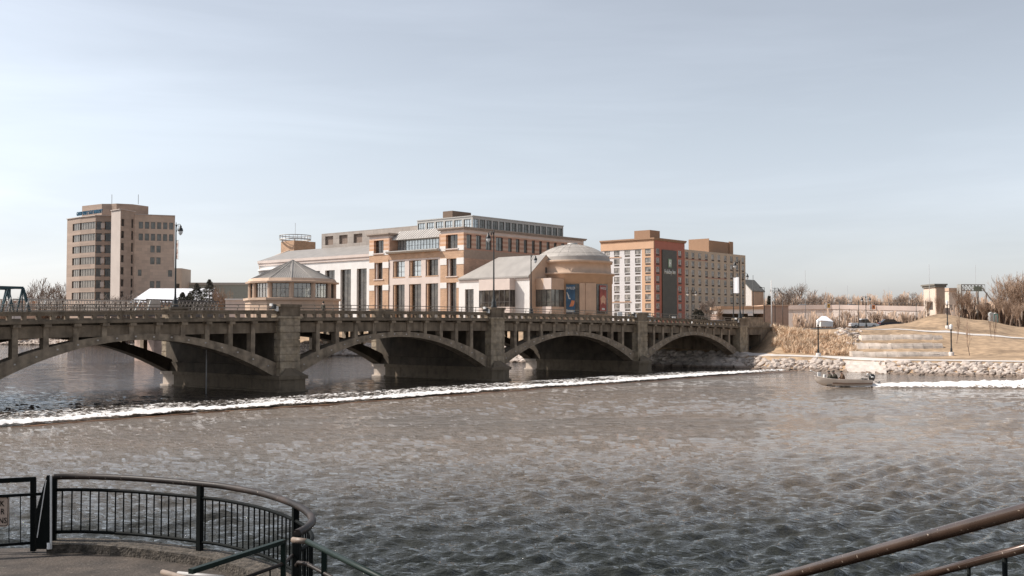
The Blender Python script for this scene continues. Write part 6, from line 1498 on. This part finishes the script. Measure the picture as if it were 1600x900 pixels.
# curb and deck
cb_ = MB(); ins, outs = [], []
for s_ in np.linspace(0, LT, 60):
    p, d = on_c(s_); n_ = Vector((d.y, -d.x, 0)); ins.append(p+n_*.30); outs.append(p-n_*.13)
cb_.smooth = False
for i in range(len(ins)-1):
    a, b, c, d = ins[i], ins[i+1], outs[i+1], outs[i]
    cb_.quad((a.x, a.y, DK+.15), (b.x, b.y, DK+.15), (c.x, c.y, DK+.17), (d.x, d.y, DK+.17)); cb_.quad((a.x, a.y, DK), (b.x, b.y, DK), (b.x, b.y, DK+.15), (a.x, a.y, DK+.15)); cb_.quad((c.x, c.y, 0), (d.x, d.y, 0), (d.x, d.y, DK+.17), (c.x, c.y, DK+.17))
a, d = ins[0], outs[0]; cb_.quad((a.x, a.y, DK), (d.x, d.y, DK), (d.x, d.y, DK+.17), (a.x, a.y, DK+.15))
tag(cb_.build('kerb', M_curb), 'rough stone kerb under the curved railing', 'kerb')
e0 = ins[0]; dkm = MB(); poly = [(-34, 17.6), (-16, 18.1), (onz(55, 858, DK).x, onz(55, 858, DK).y+.1), (e0.x-.02, e0.y+.3)]+[(v.x, v.y) for v in ins]+[(ins[-1].x, 8.5), (-34, 8.5)]
dkm.prism(poly, -1, DK); tag(dkm.build('terrace', M_deck), 'brown concrete terrace at the water', None, None, 'structure')
qm = MB(); qm.box(-60, 60, -40, 2.2, -1, 3.45); tag(qm.build('quay', M_deck), 'upper quay under the viewer', None, None, 'structure')
sm_ = MB()
for k in range(10): sm_.box(-2.5, 4.5, 2.2+.36*k, 2.56+.36*k, -1, 3.28-.17*k)
tag(sm_.build('steps', M_deck), 'quay steps', None, None, 'structure')
# left railing with the sign, stanchion plate
lr = empty('gate_railing', 'short black railing with a beige sign, cut by the left edge', 'railing', at(52, 860, 18.25)); LO = tuple(lr.location)
def ap(px, py, Z=18.2): return tuple(at(px, py, Z))
mb = MB(LO); mb.bar(ap(-160, 759, 17.6), ap(56, 748.5), .06, .075); mb.build('top_rail', M_rblk, lr)
for y0, y1 in ((784, 771.5), (864, 848)): mb = MB(LO); mb.bar(ap(-160, y0, 17.6), ap(70 if y0 < 800 else 50, y1), .04, .045); mb.build('rail', M_rblk, lr)
for px in (-22, -4, 14, 32): mb = MB(LO); t = (px+160)/212; mb.tube([ap(px, lerp(784, 771.5, t)), ap(px, lerp(864, 848, t))], .009, 4); mb.build('baluster', M_rblk, lr)
for px in (52, -158): mb = MB(LO); mb.bar(ap(px, 747 if px > 0 else 758, 18.2), ap(px, 861, 18.2), .075); mb.build('post', M_rblk, lr)
sg = empty('notice_sign', 'beige rounded notice sign with dark letters on the left railing, cut by the frame', 'sign', at(-8, 823, 18.05)); SO = tuple(sg.location)
w0, w1, hh_ = at(-30, 800, 18.05).x-SO[0], at(14, 800, 18.05).x-SO[0], at(0, 775, 18.05).z-SO[2]
def rr(x0, x1, z0, z1, r, n_=5): return [(cx+r*math.cos(t), cz_+r*math.sin(t)) for cx, cz_, t0 in ((x1-r, z1-r, 0), (x0+r, z1-r, math.pi/2), (x0+r, z0+r, math.pi), (x1-r, z0+r, 1.5*math.pi)) for t in np.linspace(t0, t0+math.pi/2, n_)]
mb = MB(); mb.extr([(x, 0, z) for x, z in rr(w0, w1, 0, hh_, .05)], (0, .012, 0)); pl = mb.build('plate', mat('sign beige', (.50, .38, .30), .5, .05), sg)
mb = MB(); o_, i_ = rr(w0+.012, w1-.012, .012, hh_-.012, .045), rr(w0+.022, w1-.022, .022, hh_-.022, .038)
for k in range(len(o_)): j = (k+1) % len(o_); mb.quad((o_[k][0], -.003, o_[k][1]), (o_[j][0], -.003, o_[j][1]), (i_[j][0], -.003, i_[j][1]), (i_[k][0], -.003, i_[k][1]))
mb.build('border', M_rblk, pl)
for s__, px, yb in (('K', 3.5, 791), ('R', 4.0, 803.5), ('NS', 4.2, 817.5)):
    q = at(px, yb, 18.05); text_mesh(s__, .135, .002, M_rblk, 'lettering', pl, Matrix.Translation((q.x-SO[0], -.006, q.z-SO[2])) @ Matrix.Rotation(R(90), 4, 'X') @ Matrix.Diagonal((.85, 1, 1, 1)))
mb = MB(); o0 = at(80, 858, 18.0); q = [at(px, y, 18.0)-o0 for px, y in ((57, 858), (78.5, 858), (78.5, 743), (73, 743), (57, 795))]; mb.extr([tuple(v) for v in q], (0, .05, 0)); st_ = mb.build('gate_leaf', M_rblk); st_.location = o0; tag(st_, 'black folded gate leaf standing between the two railings', 'gate')
mb = MB(); q0, q1 = at(79.6, 858, 17.95)-o0, at(79.6, 743, 17.95)-o0; mb.bar(tuple(q0), tuple(q1), .026); mb.bar(tuple(at(58, 840, 17.97)-o0), tuple(at(72, 750, 17.97)-o0), .012); mb.lathe([(.03, 0), (.03, .1), (.001, .1)], tuple(at(76, 858, 17.9)-o0), 6); mb.build('lit_edge_strip', MATS['fixture white'], st_)  # white upright strip paints the sunlit edge of the gate post
# green hand rails
def P2(px, py, z): return onz(px, py, z)
ha_ = empty('left_handrail', None, None); bpy.data.objects.remove(ha_)
c1 = P2(443, 846, ZT); g1 = empty('green_handrail', 'dark green handrail rising from the lower left to the end of the curved railing', 'handrail', (c1.x, c1.y, DK), 0, 'green handrails'); GO1 = tuple(g1.location)
e1 = P2(298, 893, ZT)
mb = MB(GO1); mb.bar(tuple(e1), tuple(c1), .062, .05); mb.build('rail', M_green, g1)
lo1, lo0 = Vector((c1.x, c1.y, ZT-.26)), Vector((e1.x, e1.y, ZT-.26)); mb = MB(GO1); mb.tube([lo0.lerp(lo1, .3), lo1, P2(457, 868, ZT-.26)], .022, 8); mb.build('lower_rail', M_rust, g1)
mb = MB(GO1); mb.bar((c1.x, c1.y, DK-.3), (c1.x, c1.y, ZT-.01), .055); mb.build('post', M_green, g1)
for t in (.62, .84): q = lo0.lerp(lo1, t); mb = MB(GO1); mb.tube([(q.x, q.y, DK-.4), tuple(q)], .01, 5); mb.build('baluster', M_rblk, g1)
j0, j1 = P2(457, 843.5, ZT+.0), P2(480, 846, ZT); g2 = empty('green_handrail', 'dark green handrail dropping to the lower right from the end of the curved railing', 'handrail', (j1.x, j1.y, DK), 0, 'green handrails'); GO2 = tuple(g2.location)
mb = MB(GO2); mb.tube([tuple(j0), tuple(j1)], .034, 10); mb.build('elbow', M_chip, g2)
e2 = P2(640, 925, ZT); mb = MB(GO2); mb.tube([tuple(j1), tuple(e2)], .033, 10); mb.build('rail', M_green, g2)
dz_ = Vector((0, 0, -.26)); mb = MB(GO2); mb.tube([tuple(j0+dz_+Vector((.05, 0, -.04))), tuple(j0.lerp(j1, .4)+dz_), tuple(j1+dz_), tuple(e2+dz_)], .026, 8); mb.build('lower_rail', M_rust, g2)
for t in (.2, .75): q = j1.lerp(e2, t); mb = MB(GO2); mb.bar((q.x, q.y, 0), (q.x, q.y, ZT-.01), .06); mb.build('post', M_green, g2)
a, b = P2(254, 894, 2.2), P2(330, 915, 2.2); pg = MB(tuple(a)); pg.tube([tuple(a), tuple(b)], .035, 8); o = pg.build('pale_pipe', M_chip); o.location = a; tag(o, 'short pale pipe end at the bottom edge beside the green handrail', 'pipe')
a, b = P2(278, 896.5, 2.2), P2(350, 903, 2.2); pg = MB(tuple(a)); pg.tube([tuple(a), tuple(b)], .03, 8); o = pg.build('white_pipe', mat('weathered white', (.4, .38, .36), .5)); o.location = a; tag(o, 'short white pipe lying beside the pale pipe end', 'pipe')
# bronze hand rail at the lower right
a, b = at(1120, 930, 6.6), at(1700, 770, 3.75); rr_ = .0275
hrr = empty('bronze_handrail', 'worn bronze double handrail crossing the lower right corner', 'handrail', tuple(a)); HR = tuple(a)
M_brz = mat('bronze worn tube', (.06, .037, .026), .23, .15, 5, c2=(.085, .053, .038), ss=3.2, metal=.35, spec=.8, chips=((.42, .34, .27), 42, .675))
mb = MB(HR); mb.tube([a.lerp(b, t) for t in np.linspace(0, 1, 12)], rr_, 20); tr_ = mb.build('top_rail', M_brz, hrr)
c, d = at(1330, 930, 5.6), at(1700, 830, 3.95); mb = MB(HR); mb.tube([tuple(c), tuple(d)], .0185, 16); mb.build('lower_rail', M_brz, hrr)
for px in (1508, 1563, 1618, 1453):
    t = min(range(400), key=lambda i: abs(800+F*(c.lerp(d, i/400).x)/(c.lerp(d, i/400).y)-px))/400; q = c.lerp(d, t); mb = MB(HR); mb.tube([(q.x, q.y, q.z-1.0), (q.x, q.y, q.z)], .008 if px != 1563 else .011, 8); mb.build('baluster', M_rblk, hrr)
def chip(t0, t1, ang0, ang1, seed, m_):
    """flaked patch lying on the tube"""
    rnd = random.Random(seed); ax = (b-a); L = ax.length; axn = ax.normalized(); x = axn.cross(Vector((0, 0, 1))).normalized(); y = x.cross(axn); mb = MB(HR); N = 14; up, dn = [], []
    for i in range(N+1):
        t = lerp(t0, t1, i/N); c = a+ax*t; e = math.sin(math.pi*i/N)**.5
        for lst, an in ((dn, lerp((ang0+ang1)/2, ang0, e*rnd.uniform(.6, 1))), (up, lerp((ang0+ang1)/2, ang1, e*rnd.uniform(.6, 1)))):
            lst.append(tuple(c+(x*math.cos(an)+y*math.sin(an))*(rr_+.0007)))
    for i in range(N): mb.quad(dn[i], dn[i+1], up[i+1], up[i])
    mb.build('paint_chip', m_, tr_)
def t_at(px): return min(range(1000), key=lambda i: abs(800+F*(a.lerp(b, i/1000).x)/(a.lerp(b, i/1000).y)-px))/1000
chip(t_at(1467), t_at(1508), 2.55, 2.95, 1, mat('bare orange metal', (.45, .29, .19), .6, .2, 40))
chip(t_at(1300), t_at(1350), 1.9, 2.15, 2, mat('bare grey metal', (.45, .42, .38), .5, .2, 40)); chip(t_at(1540), t_at(1575), 1.95, 2.15, 3, MATS['bare grey metal'])
# unused templates out
for o in list(bpy.data.objects):
    if o.type == 'EMPTY' and 'label' not in o: 
        for c_ in kids(o): bpy.data.objects.remove(c_)
        bpy.data.objects.remove(o)
